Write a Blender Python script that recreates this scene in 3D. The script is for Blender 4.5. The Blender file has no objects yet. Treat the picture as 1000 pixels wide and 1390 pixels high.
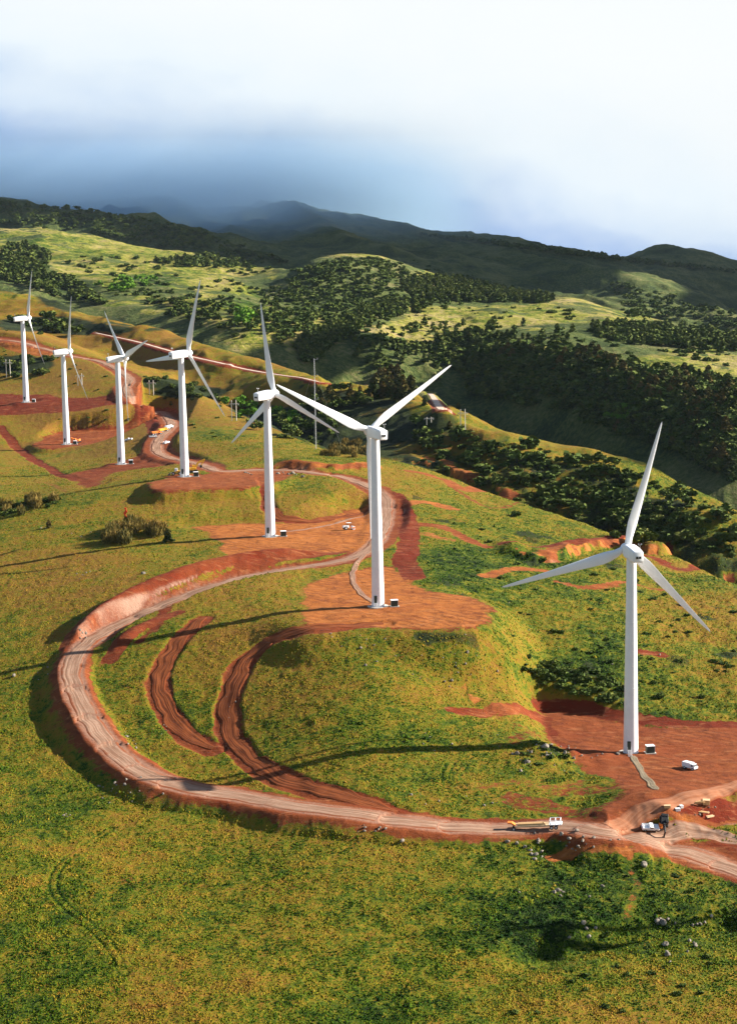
import bpy, math, random, time
import numpy as np
from mathutils import Matrix, Vector
T00 = time.time(); DENOISE = True
rng = np.random.default_rng(7); random.seed(7)
scene = bpy.context.scene; COL = scene.collection
PI = math.pi

# ------------------------------------------------------------------ camera model (photo frame 1000 x 1390)
F = 2400.0; PITCH = math.atan(349/2400); ROLL = 0.018; CZ = 138.0
_fw = np.array([0, math.cos(PITCH), -math.sin(PITCH)])
_r0 = np.array([1.0, 0, 0]); _u0 = np.cross(_r0, _fw)
# towers lean left at the top: true up appears up-left in the picture
_rt = math.cos(ROLL)*_r0 + math.sin(ROLL)*(-_u0)
_up = math.cos(ROLL)*_u0 + math.sin(ROLL)*_r0
def ray(px, py):
    a = (np.asarray(px, float)-500)/F; b = -(np.asarray(py, float)-695)/F
    return _fw + a[..., None]*_rt + b[..., None]*_up
def sk(px, py):                      # (x/y, z/y) of the ray through a photo point
    d = ray(px, py); return d[..., 0]/d[..., 1], d[..., 2]/d[..., 1]
def proj(x, y, z):
    P = np.stack([x, y, z-CZ], -1); w = P@_fw
    return 500+F*(P@_rt)/w, 695-F*(P@_up)/w

# ------------------------------------------------------------------ noise
def _h(ix, iy, seed):
    n = (ix.astype(np.int64)*374761393 + iy.astype(np.int64)*668265263 + seed*1442695041) & 0xffffffff
    n = ((n ^ (n >> 13))*1274126177) & 0xffffffff
    n = (n ^ (n >> 16)) & 0xffffffff
    return n.astype(np.float64)/4294967295.0
def vnoise(x, y, seed=0):
    x0 = np.floor(x); y0 = np.floor(y); fx = x-x0; fy = y-y0
    fx = fx*fx*(3-2*fx); fy = fy*fy*(3-2*fy); x0 = x0.astype(np.int64); y0 = y0.astype(np.int64)
    a = _h(x0, y0, seed); b = _h(x0+1, y0, seed); c = _h(x0, y0+1, seed); d = _h(x0+1, y0+1, seed)
    return (a*(1-fx)+b*fx)*(1-fy)+(c*(1-fx)+d*fx)*fy
def fbm(x, y, scale, octs=4, seed=0, gain=.5):
    r = np.zeros_like(x); a = 1; t = 0; k = 1/scale
    for i in range(octs):
        r += a*(vnoise(x*k+17.3*i, y*k-9.1*i, seed+i)*2-1); t += a; a *= gain; k *= 2.03
    return r/t
def ridged(x, y, scale, octs=4, seed=0):
    r = np.zeros_like(x); a = 1; t = 0; k = 1/scale
    for i in range(octs):
        r += a*(1-abs(vnoise(x*k+31.7*i, y*k+5.1*i, seed+i)*2-1)*2); t += a; a *= .5; k *= 2.1
    return r/t
def sstep(a, b, x):
    t = np.clip((x-a)/(b-a), 0, 1); return t*t*(3-2*t)

def pchip1(xk, yk, x):               # monotone cubic through knots xk (1D)
    xk = np.asarray(xk, float); yk = np.asarray(yk, float); h = np.diff(xk); d = np.diff(yk)/h
    m = np.zeros_like(yk); m[0] = d[0]; m[-1] = d[-1]
    for i in range(1, len(yk)-1):
        if d[i-1]*d[i] > 0:
            w1 = 2*h[i]+h[i-1]; w2 = h[i]+2*h[i-1]; m[i] = (w1+w2)/(w1/d[i-1]+w2/d[i])
    i = np.clip(np.searchsorted(xk, x)-1, 0, len(xk)-2); t = (x-xk[i])/h[i]; t = np.clip(t, 0, 1)
    return ((1+2*t)*(1-t)**2*yk[i]+t*(1-t)**2*h[i]*m[i]+t*t*(3-2*t)*yk[i+1]+t*t*(t-1)*h[i]*m[i+1])

# ------------------------------------------------------------------ terrain grid
sc_ = np.linspace(-.235, .235, 620)
se = .235+np.cumsum(np.linspace(.0012, .02, 30)); S = np.concatenate([-se[::-1], sc_, se])
NC = len(S)
ys = [200.0]
while ys[-1] < 9000:
    y = ys[-1]
    ys.append(y+ (3.0 if y < 300 else min(max(y*y/(2400*115)/.736*.92, .55), 3.2 if y < 2300 else (9 if y < 3400 else 14))*(1 if y < 6200 else 8)))
YR = np.array(ys); NR = len(YR)

# feature lines: photo points with distance (px, py, Y); 'z' rows give z relative to the camera
def feat(pts):
    p = np.array(pts, float); s, k = sk(p[:, 0], p[:, 1]); o = np.argsort(s)
    return s[o], p[o, 2], (k*p[:, 2])[o]
PX7 = [-300, 0, 250, 500, 750, 1000, 1300]
def zrow(Y, zs): return (np.array([(p-500)/2400/1.03 for p in PX7]), np.array([Y]*7, float), np.array(zs, float))
A_edge = feat([(-300,400,1600),(-100,425,1550),(0,440,1500),(100,470,1420),(180,502,1320),(250,530,1210),(330,562,1110),(400,592,1000),(450,615,930),(500,624,900),(560,636,880),(640,664,840),(720,690,800),(800,715,775),(870,742,745),(930,765,715),(1000,795,680),(1150,850,630),(1350,900,600)])
B_crest = feat([(-300,350,2050),(-100,380,1950),(0,394,1880),(60,409,1800),(110,425,1720),(170,440,1640),(240,455,1540),(300,477,1450),(350,490,1400),(400,504,1350),(450,519,1300),(500,527,1260),(550,530,1230),(600,548,1190),(650,570,1130),(700,592,1080),(760,608,1050),(810,616,1035),(860,628,1015),(920,655,980),(1000,692,935),(1100,735,890),(1350,800,850)])
D_edge = feat([(-300,330,2500),(0,372,2260),(60,385,2200),(100,402,2120),(160,408,2020),(200,416,1960),(260,425,1880),(320,438,1800),(360,446,1780),(400,448,1800),(450,449,1820),(500,446,1850),(560,466,1840),(620,460,1880),(700,462,1800),(760,474,1720),(800,490,1640),(860,505,1560),(900,515,1520),(1000,540,1440),(1150,560,1400),(1350,570,1400)])
D_mid = feat([(-300,310,3000),(0,345,2700),(60,352,2650),(100,358,2620),(200,370,2550),(300,382,2450),(360,402,2300),(400,403,2250),(450,402,2230),(500,404,2250),(600,418,2250),(700,428,2180),(800,444,2060),(900,465,1960),(1000,480,1880),(1350,500,1800)])
E_crest = feat([(-300,290,3700),(0,312,3450),(60,314,3400),(100,320,3350),(200,336,3250),(300,352,3000),(350,366,2800),(390,368,2650),(430,351,2600),(470,345,2620),(500,347,2650),(540,357,2700),(600,376,2750),(650,390,2740),(700,398,2700),(760,404,2640),(850,425,2500),(1000,455,2380),(1350,480,2300)])
M1 = feat([(-300,262,4300),(0,275,4100),(100,281,4000),(190,287,3950),(250,305,3850),(300,326,3750),(350,346,3650),(400,359,3550),(500,362,3500),(600,384,3450),(700,400,3400),(800,412,3300),(900,430,3150),(1000,448,3000),(1350,480,2900)])
M2 = feat([(-300,250,5600),(0,262,5400),(200,268,5200),(260,275,5150),(300,270,5100),(350,266,5050),(400,268,5000),(450,280,4950),(500,292,4850),(560,312,4750),(620,321,4700),(680,324,4600),(740,333,4450),(800,342,4300),(850,353,4150),(900,378,4000),(950,402,3900),(1000,432,3800),(1100,460,3700),(1350,480,3600)])
M3 = feat([(-300,300,6600),(500,330,6300),(700,345,6100),(800,352,5900),(850,348,5800),(890,342,5750),(940,345,5700),(1000,361,5600),(1100,375,5500),(1350,400,5300)])
def ev(row, s): return pchip1(row[0], row[1], s), pchip1(row[0], row[2], s)
rows = []
for Y, zz in ((150,[-158]*7),(260,[-160,-157,-156,-156,-157,-158,-158]),(340,[-156,-152,-150,-151,-152,-153,-154]),
              (410,[-150,-146,-146,-143.5,-144,-146,-147]),(481,[-142.5,-139.6,-137.5,-129.5,-134,-138.5,-139]),(525,[-136.5,-131.4,-126,-118.5,-131.5,-136,-137]),(568,[-133,-125.5,-116.5,-114,-126,-131,-133])):
    r = zrow(Y, zz); rows.append((np.full(NC, float(Y)), pchip1(r[0], r[2], S)))
Ya, Za = ev(A_edge, S)
for t, zz in ((.27,[-118,-112.5,-108.5,-110.5,-121.5,-130,-131]),(.5,[-112,-112,-104.5,-107,-119.5,-129,-130]),(.75,[-92,-95,-98,-104.5,-117.5,-128.5,-129])):
    r = zrow(0, zz); rows.append((568+(Ya-568)*t, pchip1(r[0], r[2], S)))
rows.append((Ya, Za))
Yb, Zb = ev(B_crest, S); pxS = 500+2400*1.02*S
gd = pchip1([-400,0,200,300,400,500,700,850,1000,1400],[3,3,5,14,20,17,26,40,45,45], pxS)
rows.append((Ya+(Yb-Ya)*.35, np.minimum(Za, Zb)*.5+Za*.5-gd))
rows.append((Ya+(Yb-Ya)*.8, Zb*.82+.18*Za - gd*.08))
rows.append((Yb, Zb))
Yd, Zd = ev(D_edge, S)
vd = pchip1([-400,0,150,300,400,500,700,850,1000,1400],[22,25,32,60,95,125,140,125,105,100], pxS)
rows.append((Yb+(Yd-Yb)*.36, np.minimum(Zb, Zd)-vd))
rows.append((Yb+(Yd-Yb)*.66, np.minimum(Zb, Zd)*.4+Zd*.6-vd*.55))
rows.append((Yd, Zd))
Ym, Zm = ev(D_mid, S); rows.append((Ym, Zm))
Ye, Ze = ev(E_crest, S); rows.append((Ye, Ze))
Y1, Z1 = ev(M1, S)
rows.append((Ye+(Y1-Ye)*.4, np.minimum(Ze, Z1)-pchip1([-400,200,400,500,700,1000,1400],[20,22,50,60,30,20,20], pxS)))
rows.append((Y1, Z1))
Y2, Z2 = ev(M2, S)
rows.append((Y1+(Y2-Y1)*.3, Z1*.72+Z2*.28-pchip1([-400,0,250,350,500,1400],[30,30,35,16,10,14], pxS)))
rows.append((Y2, Z2))
Y3, Z3 = ev(M3, S)
rows.append((Y2+(Y3-Y2)*.5, np.minimum(Z2, Z3)-80)); rows.append((Y3, Z3)); rows.append((Y3+900, Z3-250)); rows.append((np.full(NC, 9800.), np.full(NC, -620.)))
YK = np.array([r[0] for r in rows]); ZK = np.array([r[1] for r in rows])     # K x NC
assert (np.diff(YK, axis=0) > 0).all(), np.argwhere(np.diff(YK, axis=0) <= 0)[:5]
def loft():
    h = np.diff(YK, axis=0); d = np.diff(ZK, axis=0)/h
    m = np.zeros_like(ZK); m[0] = d[0]; m[-1] = d[-1]
    w1 = 2*h[1:]+h[:-1]; w2 = h[1:]+2*h[:-1]; ok = d[:-1]*d[1:] > 0
    with np.errstate(all='ignore'):
        mm = (w1+w2)/(w1/d[:-1]+w2/d[1:])
    m[1:-1] = np.where(ok, mm, 0)
    Z = np.zeros((NR, NC))
    for c in range(NC):
        i = np.clip(np.searchsorted(YK[:, c], YR)-1, 0, len(YK)-2); t = np.clip((YR-YK[i, c])/h[i, c], 0, 1)
        Z[:, c] = (1+2*t)*(1-t)**2*ZK[i, c]+t*(1-t)**2*h[i, c]*m[i, c]+t*t*(3-2*t)*ZK[i+1, c]+t*t*(t-1)*h[i, c]*m[i+1, c]
    return Z
Z = loft() + CZ
GY = np.repeat(YR[:, None], NC, 1); GX = GY*S[None, :]
cidx = np.arange(NC)[None, :]
YB = np.broadcast_to(Yb, Z.shape); YA = np.broadcast_to(Ya, Z.shape); YD = np.broadcast_to(Yd, Z.shape); YE = np.broadcast_to(Ye, Z.shape); Y1B = np.broadcast_to(Y1, Z.shape)

# ------------------------------------------------------------------ turbines: base pixel, distance
TURB = [  # px, py, D, axis azimuth, phase
    (855.5,1022,481,-10,15),(513,823,568,-27,57),(367,728,705,43,353),(251,647,820,48,22),(165,630,956,62,73),(91,603,1091,63,22),(36,546,1211,61,28)]
TP = []
for px, py, D, a, ph in TURB:
    s, k = sk(px, py); TP.append((s*D, D, k*D+CZ))
TP = np.array(TP)
def bil(G, x, y):
    x = np.asarray(x, float); y = np.asarray(y, float); s = np.clip(x/y, S[0]+1e-9, S[-1]-1e-9)
    j = np.clip(np.searchsorted(S, s)-1, 0, NC-2); i = np.clip(np.searchsorted(YR, y)-1, 0, NR-2)
    fy = np.clip((y-YR[i])/(YR[i+1]-YR[i]), 0, 1); fs = (s-S[j])/(S[j+1]-S[j])
    return (G[i, j]*(1-fs)+G[i, j+1]*fs)*(1-fy)+(G[i+1, j]*(1-fs)+G[i+1, j+1]*fs)*fy
# pull the ground smoothly onto the tower feet
W = np.array([[math.exp(-((TP[i,0]-TP[j,0])**2+(TP[i,1]-TP[j,1])**2)/(2*58**2)) for j in range(7)] for i in range(7)])
dl = TP[:, 2]-bil(Z, TP[:, 0], TP[:, 1]); cf = np.linalg.solve(W, dl)
for (x, y, z), c in zip(TP, cf): Z += c*np.exp(-((GX-x)**2+(GY-y)**2)/(2*58**2))
# broad relief
nearm = 1-sstep(-60, 60, GY-YA)
Z += nearm*(fbm(GX, GY, 90, 3, 3)*1.3*sstep(330, 420, GY)+.35*fbm(GX, GY, 22, 3, 9))
rightm = nearm*sstep(40, 120, GX)*sstep(500, 560, GY)
Z += rightm*(ridged(GX, GY, 70, 3, 21)*2.2)
midm = sstep(0, 80, GY-YA)*(1-sstep(-40, 40, GY-YB)); Z += midm*(ridged(GX, GY, 95, 4, 31)*7+fbm(GX, GY, 25, 3, 33)*1.8)
valm = sstep(20, 160, GY-YB)*(1-sstep(-150, 10, GY-YD)); Z += valm*(ridged(GX, GY*.35, 130, 4, 41)*16)
farm = sstep(0, 120, GY-YD)*(1-sstep(-80, 100, GY-YE)); Z += farm*(fbm(GX, GY, 180, 4, 51)*9)
Z += farm*(ridged(GX+.2*GY, GY*.7, 110, 4, 57)*5.5+fbm(GX, GY, 22, 3, 58)*1.8)
mtm = sstep(150, 600, GY-YE); Z += mtm*((ridged(GX*1.0+.25*GY, GY*.5, 430, 5, 61)-.35)*44+ridged(GX+.3*GY, GY*.5, 130, 4, 66)*13)
Z -= 42*np.exp(-((GX+285)/330)**2-((GY-5050)/750)**2)
Z += sstep(1700, 1900, GY)*fbm(GX, GY, 30, 3, 71)*1.6
# swale in the lower right corner
def hitZ(px, py, dz=0.0, G=None):
    """first point of the ground (+dz) on the ray through a photo point"""
    G = Z if G is None else G
    s, k = sk(px, py); j = int(np.clip(np.searchsorted(S, s)-1, 0, NC-2)); f = (s-S[j])/(S[j+1]-S[j])
    col = G[:, j]*(1-f)+G[:, j+1]*f+dz; d = CZ+k*YR-col
    a = np.argwhere((d[:-1] > 0) & (d[1:] <= 0))
    if len(a) == 0: return None
    i = a[0][0]; t = d[i]/(d[i]-d[i+1]); y = YR[i]+(YR[i+1]-YR[i])*t
    return (s*y, y, CZ+k*y-dz)

def seg_dist(X, Y, pts):
    """distance to polyline and interpolation of the remaining columns"""
    best = np.full(X.shape, 1e9); val = np.zeros(X.shape+(pts.shape[1]-2,))
    for a, b in zip(pts[:-1], pts[1:]):
        dx, dy = b[0]-a[0], b[1]-a[1]; L = dx*dx+dy*dy+1e-9
        t = np.clip(((X-a[0])*dx+(Y-a[1])*dy)/L, 0, 1); d = np.hypot(X-a[0]-t*dx, Y-a[1]-t*dy)
        m = d < best; best = np.where(m, d, best)
        val[m] = (a[2:]+(b[2:]-a[2:])*t[..., None])[m]
    return best, val
def catmull(P, n):
    P = np.asarray(P, float); Q = np.vstack([2*P[0]-P[1], P, 2*P[-1]-P[-2]]); out = []
    for i in range(len(P)-1):
        p0, p1, p2, p3 = Q[i:i+4]
        for t in np.linspace(0, 1, n, endpoint=False):
            out.append(.5*((2*p1)+(-p0+p2)*t+(2*p0-5*p1+4*p2-p3)*t*t+(-p0+3*p1-3*p2+p3)*t**3))
    out.append(P[-1]); return np.array(out)
def poly_sd(X, Y, poly):
    """signed distance (negative inside)"""
    d = np.full(X.shape, 1e9); ins = np.zeros(X.shape, bool); n = len(poly)
    for i in range(n):
        ax, ay = poly[i]; bx, by = poly[(i+1) % n]; dx, dy = bx-ax, by-ay
        t = np.clip(((X-ax)*dx+(Y-ay)*dy)/(dx*dx+dy*dy+1e-9), 0, 1); d = np.minimum(d, np.hypot(X-ax-t*dx, Y-ay-t*dy))
        c = ((ay > Y) != (by > Y)) & (X < (bx-ax)*(Y-ay)/(by-ay+1e-12)+ax); ins ^= c
    return np.where(ins, -d, d)

# window of the near ground the earthworks touch
RW = slice(0, int(np.searchsorted(YR, 2000))); WX, WY = GX[RW], GY[RW]
DIRT = np.zeros(Z.shape); PALE = np.zeros(Z.shape); RED = np.zeros(Z.shape); ORG = np.zeros(Z.shape)
def sub(bx0, bx1, by0, by1):
    r0 = int(np.searchsorted(YR, by0)); r1 = int(np.searchsorted(YR, by1))
    X = GX[r0:r1]; m = (X > bx0) & (X < bx1); cs = np.argwhere(m.any(0))[:, 0]
    if r1 <= r0 or len(cs) == 0: return None
    return (slice(r0, r1), slice(cs[0], cs[-1]+1))

PADS = [  # polygon (photo), level offset, bank width, redness, orange
    ('pad1', [(738,966),(765,968),(800,974),(850,983),(920,989),(1060,990),(1060,1062),(985,1070),(930,1083),(880,1098),(838,1112),(800,1114),(826,1096),(846,1080),(838,1062),(800,1046),(775,1028),(748,1000)], 0, 0, 7, 1, .35, .3),
    ('pad2', [(414,800),(440,786),(480,776),(530,772),(565,795),(600,806),(640,812),(656,826),(648,846),(600,853),(540,850),(470,850),(425,848),(417,825)], 1, 0, 13, 1, .25, .75),
    ('pad3', [(262,716),(330,713),(400,711),(440,706),(500,694),(506,720),(500,745),(440,750),(380,754),(325,757),(300,748),(308,737),(285,725)], 2, 0, 10, 0.9, .2, .8),
    ('pad4', [(204,655),(240,648),(290,643),(360,638),(395,642),(372,655),(330,660),(260,663),(215,664)], 3, .4, 5, 1, .3, .45),
    ('pad5', [(96,645),(130,637),(165,627),(205,612),(238,620),(232,630),(195,634),(150,643),(128,658),(110,656)], 4, 0, 6, 0.25, .75, .5),
    ('pad6', [(45,602),(85,590),(150,588),(200,583),(228,572),(240,585),(190,594),(150,602),(95,606),(60,607)], 5, .5, 5, 0.85, .6, .5),
    ('pad7', [(-60,536),(60,535),(90,540),(150,535),(182,524),(200,540),(150,550),(90,560),(40,562),(-60,566)], 6, 0, 5, 0.08, .75, .35)]
padpoly = {}
for name, pl, ti, dz, bank, fl, red, org in PADS:
    zt = TP[ti][2]+dz; pw = []
    for px, py in pl:
        s, k = sk(px, py); y = (zt-CZ)/k
        if fl < .8: s, y = (lambda h: (h[0]/h[1], h[1]))(hitZ(px, py))
        pw.append((s*y, y))
    pw = np.array(catmull(np.array(pw+[pw[0]]), 4))[:-1]; padpoly[name] = (pw, zt, red, org)
    sl = sub(pw[:,0].min()-40, pw[:,0].max()+40, pw[:,1].min()-40, pw[:,1].max()+40)
    X, Y = GX[sl], GY[sl]; wob = fbm(X, Y, 8, 3, 5)*1.6
    d = poly_sd(X, Y, pw)+wob; w = 1-sstep(0, bank*1.6, d)
    diff = (zt-Z[sl])*fl; Z[sl] = Z[sl]+diff*w
    dm = 1-sstep(-3.2, 3.8+np.minimum(np.abs(diff), 4)*.9, d+wob*.9); DIRT[sl] = np.maximum(DIRT[sl], dm)
    RED[sl] = np.where(dm > .3, red+ .5*sstep(0, 3, d), RED[sl]); ORG[sl] = np.where(dm > .3, org*(1-sstep(0, 3, d)*.7), ORG[sl])
for (x, y, z) in TP:
    d = np.hypot(GX[RW]-x, GY[RW]-y); w = 1-sstep(7, 12, d); Z[RW] += (z-Z[RW])*w; DIRT[RW] = np.maximum(DIRT[RW], w)

# roads: (px, py, half gravel width, dz, half dirt width, bank width)
ROADS = {
 'main': [(1130,1232,4.2,0,7,3),(1010,1184,4.2,0,7,3),(940,1160,4.2,0,7,3),(880,1141,4.2,0,7,3),(820,1128,4.4,.2,7,3),(760,1122,4.5,.4,7,3),(700,1125,4.4,.6,7,3),(640,1124,4.3,.8,7,3),(560,1116,4.2,1,7,4),(480,1104,4.2,1.2,7,4),(400,1094,4.2,1.2,7,4),(320,1080,4.3,1.5,6.5,4),(250,1068,4.4,2.2,6.2,5),(198,1050,3.9,2.6,5.8,6),(158,1022,3.7,2.6,5.5,8),(128,985,3.6,2.8,5.4,9),(106,945,3.5,2.7,5.1,8),(97,912,3.4,2.2,4.8,6),(107,884,3.4,1.0,4.8,5),(136,862,3.7,-1.5,5,5),(170,844,3.6,-2.8,5,6),(204,829,3.5,-3,5,7),(240,814,3.4,-2.8,5,7),(290,795,3.3,-2.4,5,7),(340,782,3.3,-2,5,6),(398,772,3.3,-1.5,5,5),(460,762,3.3,-.5,6,4),(500,747,3.3,0,6,4),(519,720,3.2,0,7.5,4),(525,695,3.2,-.2,7.5,4),(520,672,3.2,-.5,7,4),(493,657,3.1,-1,6.5,5),(462,647,3.1,-1,5.5,5),(432,643,3,-.6,5,4),(398,639,3,0,5,4),(350,638,3,0,5,4),(312,640,3,0,5,4),(292,638,3,0,6,4),(274,631,3,-.3,8,5),(250,626,3,-.3,8,5),(228,621,3.2,0,8,5),(214,613,3.4,0,8,4),(214,602,3.4,0,8,4),(221,590,3.4,0,8,4),(231,581,3.4,0,8,4),(232,572,3.4,0,8,4),(220,561,3.4,0,8,4),(195,551,3.4,0,8,4),(178,540,3.4,0,9,4),(172,527,3.4,0,9,4),(176,514,3.4,-.5,8,5),(153,498,3.2,-1,7,5),(129,489,3.2,-1,7,5),(99,484,3.2,-1,7,5),(62,474,3.2,-.5,8,5),(20,463,3.2,0,12,5),(-60,455,3.2,0,14,5)],
 'fork': [(1130,1158,3,0,4.5,2),(1000,1141,3,0,4.5,2),(940,1131,3,0,4.5,2),(885,1127,3,0,4.5,2),(830,1126,3,.2,4.5,2)],
 'upper': [(130,452,1.4,0,3.5,3),(190,465,1.6,-.5,5,4),(250,482,1.8,-.6,6,4),(300,493,1.8,-.6,7,4),(340,503,1.8,-.4,6,4),(400,512,1.5,0,4,4),(450,519,1.2,0,4,4),(505,524,1.2,0,5,4)],
 'ridge': [(572,531,3,0,4.5,4),(584,538,3,-.4,4.5,4),(597,550,3,-.4,5,4),(604,560,3,-.4,5,4),(611,572,1.5,-.2,4,4)]}
roadline = {}
for name, pl in ROADS.items():
    pts = []
    for px, py, hw, dz, hd, bk in pl:
        h = hitZ(px, py, dz)
        if h is None: continue
        if name in ('upper', 'ridge') and h[1] > 1800: continue
        pts.append((h[0], h[1], h[2]+dz, hw, hd, bk))
    pts = catmull(np.array(pts), 8)
    for _ in range(6): pts[1:-1, 2] = .25*pts[:-2, 2]+.5*pts[1:-1, 2]+.25*pts[2:, 2]
    roadline[name] = pts
Z_before = Z.copy(); PXv = proj(GX, GY, Z)[0]
for name, pts in roadline.items():
    for a in range(0, len(pts)-1, 8):
        sg = pts[max(0, a-1):a+10]; R = 45
        if name == 'fork': break
        sl = sub(sg[:,0].min()-R, sg[:,0].max()+R, sg[:,1].min()-R, sg[:,1].max()+R)
        if sl is None: continue
        X, Y = GX[sl], GY[sl]; d, v = seg_dist(X, Y, sg)
        full, vf = seg_dist(X, Y, pts[max(0, a-24):a+34]) if False else (d, v)
        wob = fbm(X, Y, 6, 4, 15)*1.8
        diff = v[..., 0]-Z_before[sl]; hd = v[..., 2]; bk = np.minimum(v[..., 3], 1.4)+np.abs(diff)*1.0
        w = np.clip(1-(d+wob*.5-hd+.6)/(bk+.6), 0, 1)
        if name != 'main' : w = w
        key = '_w'
        cur = globals().setdefault('WR', np.zeros(Z.shape)); m = w > cur[sl]
        zz = Z_before[sl]+diff*w; Z[sl] = np.where(m, zz, Z[sl]); cur[sl] = np.maximum(cur[sl], w)
        dm = 1-sstep(hd-1.6, hd+1.9+np.minimum(np.abs(diff)*1.15, np.where((PXv[sl] < 420) & (Y < 720), 9, 2.2)), d+wob*1.1); DIRT[sl] = np.maximum(DIRT[sl], dm)
        nr = (dm > .3) & (d < hd+8); red0 = .45 if name == 'main' else .8
        RED[sl] = np.where(nr & (ORG[sl] < .4), red0, RED[sl])
        PALE[sl] = np.maximum(PALE[sl], (1-sstep(v[..., 1]*.85, v[..., 1]*1.35+1, d+wob*.5))*.62)
        # pale pink cut faces where the road is sunk
        cut = sstep(.8, 2.5, -diff)*dm*(d > hd*.9); PALE[sl] = np.maximum(PALE[sl], cut*(.45+.35*fbm(X, Y, 9, 2, 25))*sstep(-300, -40, -np.abs(X)))
# strokes of bare earth: points, half width m, strength, red, orange, dz
STROKES = [
 ([(278,838),(250,862),(232,885),(218,915),(216,945),(232,975),(255,1000),(290,1016)], 3.6, 1, .55, .3, -.45),
 ([(520,846),(480,849),(440,852),(400,857),(365,870),(335,895),(316,930),(308,965),(314,1000),(340,1032),(380,1056),(430,1072),(490,1088),(540,1102)], 3.8, 1, .55, .35, -.5),
 ([(536,672),(548,700),(555,730),(550,760),(560,785)], 4.5, 1, .85, .1, 0),
 ([(340,755),(420,756),(495,742)], 2.0, .95, .75, .2, -.3),
 ([(300,788),(350,768),(430,752)], 2.5, .95, .6, .4, 0),
 ([(358,648),(362,670),(366,690),(380,704),(420,708),(470,702),(500,690)], 3.2, 1, .8, .1, -.5),
 ([(0,578),(20,604),(48,625),(78,642),(110,652)], 3.2, 1, .75, .1, -.3),
 ([(0,462),(40,474),(80,482)], 9, 1, .45, .8, 0),
 ([(165,545),(200,568),(215,590),(212,612)], 6, .95, .9, .1, 0),
 ([(265,633),(300,640),(330,643)], 4, .95, .7, .2, 0),
 ([(700,1085),(760,1100),(820,1100),(850,1082)], 4.5, .56, .7, .3, 0),
 ([(560,640),(600,650),(640,664),(690,672)], 5, .8, .55, .6, 0),
 ([(575,622),(610,638),(650,655)], 4, .7, .5, .7, 0),
 ([(380,632),(420,634),(460,636),(510,636)], 3.6, .9, .6, .8, 0),
 ([(556,712),(600,716),(640,735),(660,742)], 4, .75, .6, .5, 0),
 ([(548,690),(580,682),(610,690)], 3.5, .8, .2, .8, 0),
 ([(690,745),(740,748),(790,742),(850,735),(900,745)], 5, .85, .75, .2, 0),
 ([(660,782),(700,772),(740,775)], 3.5, .7, .5, .7, 0),
 ([(745,760),(760,745)], 4, .8, .2, .6, 0),
 ([(755,790),(800,798),(850,790),(890,800)], 2.6, .7, .7, .6, 0),
 ([(880,755),(940,772),(990,785)], 3, .7, .8, .3, 0),
 ([(620,965),(660,968),(700,962),(735,975)], 2.6, .75, .7, .4, 0),
 ([(790,1060),(750,1068),(700,1062),(650,1070)], 1.3, .5, .4, .4, 0),
 ([(870,885),(900,890)], 2.6, .8, .8, .2, 0),
 ([(750,1165),(800,1150),(850,1155)], 1.2, .8, .5, .7, 0),
 ([(850,1165),(865,1200),(850,1240)], .6, .42, .5, .7, 0),
 ([(870,1100),(930,1100),(1010,1110)], 4.5, .9, .9, .05, 0),
 ([(880,1150),(950,1150),(1010,1155)], 2.6, .9, .6, .4, 0),
 ([(580,725),(610,732)], 3.5, .6, .4, .7, 0),
 ([(230,820),(215,845),(190,870)], 2.0, .7, .8, .1, 0),
 ([(610,660),(680,690),(760,700)], 1.4, .6, .7, .5, 0),
 ([(655,572),(700,590)], 1.2, .4, .7, .6, 0),
 ([(730,670),(770,640)], 2, .4, .8, .3, 0),
 ([(90,668),(60,655),(0,652)], 1.2, .5, .4, .6, 0),
 ([(736,964),(760,961),(800,966),(860,977),(930,983),(1010,985)], 3.2, 1, .85, .05, 0),
 ([(738,975),(748,990),(770,1015),(800,1036)], 2.6, .95, .7, .25, 0),
 ([(700,985),(730,1000),(700,1010)], 2.4, .5, .7, .3, 0),
 ([(760,1075),(820,1070),(860,1066)], 3.5, .5, .75, .2, 0)]
for pl, hw, st, red, org, dz in STROKES:
    pts = [hitZ(px, py) for px, py in pl]; pts = [p for p in pts if p is not None and p[1] < 2100]
    if len(pts) < 2: continue
    pts = catmull(np.array(pts), 6); R = hw+14
    sl = sub(pts[:,0].min()-R, pts[:,0].max()+R, pts[:,1].min()-R, pts[:,1].max()+R)
    if sl is None: continue
    X, Y = GX[sl], GY[sl]; d, v = seg_dist(X, Y, pts); wob = fbm(X, Y, 4+hw, 4, 35)*min(hw*.9, 1.6 if st >= .85 else 3.0)
    dm = (1-sstep(hw-min(1.5, hw*.5), hw+1.5, d+wob))*st; Z[sl] += dz*(1-sstep(hw-.5, hw+.8, d+wob*.5))*(1-sstep(.3, .9, globals()['WR'][sl]))
    up = dm > DIRT[sl]; DIRT[sl] = np.maximum(DIRT[sl], dm); RED[sl] = np.where(up & (dm > .15), red, RED[sl]); ORG[sl] = np.where(up & (dm > .15), org, ORG[sl])
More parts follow.
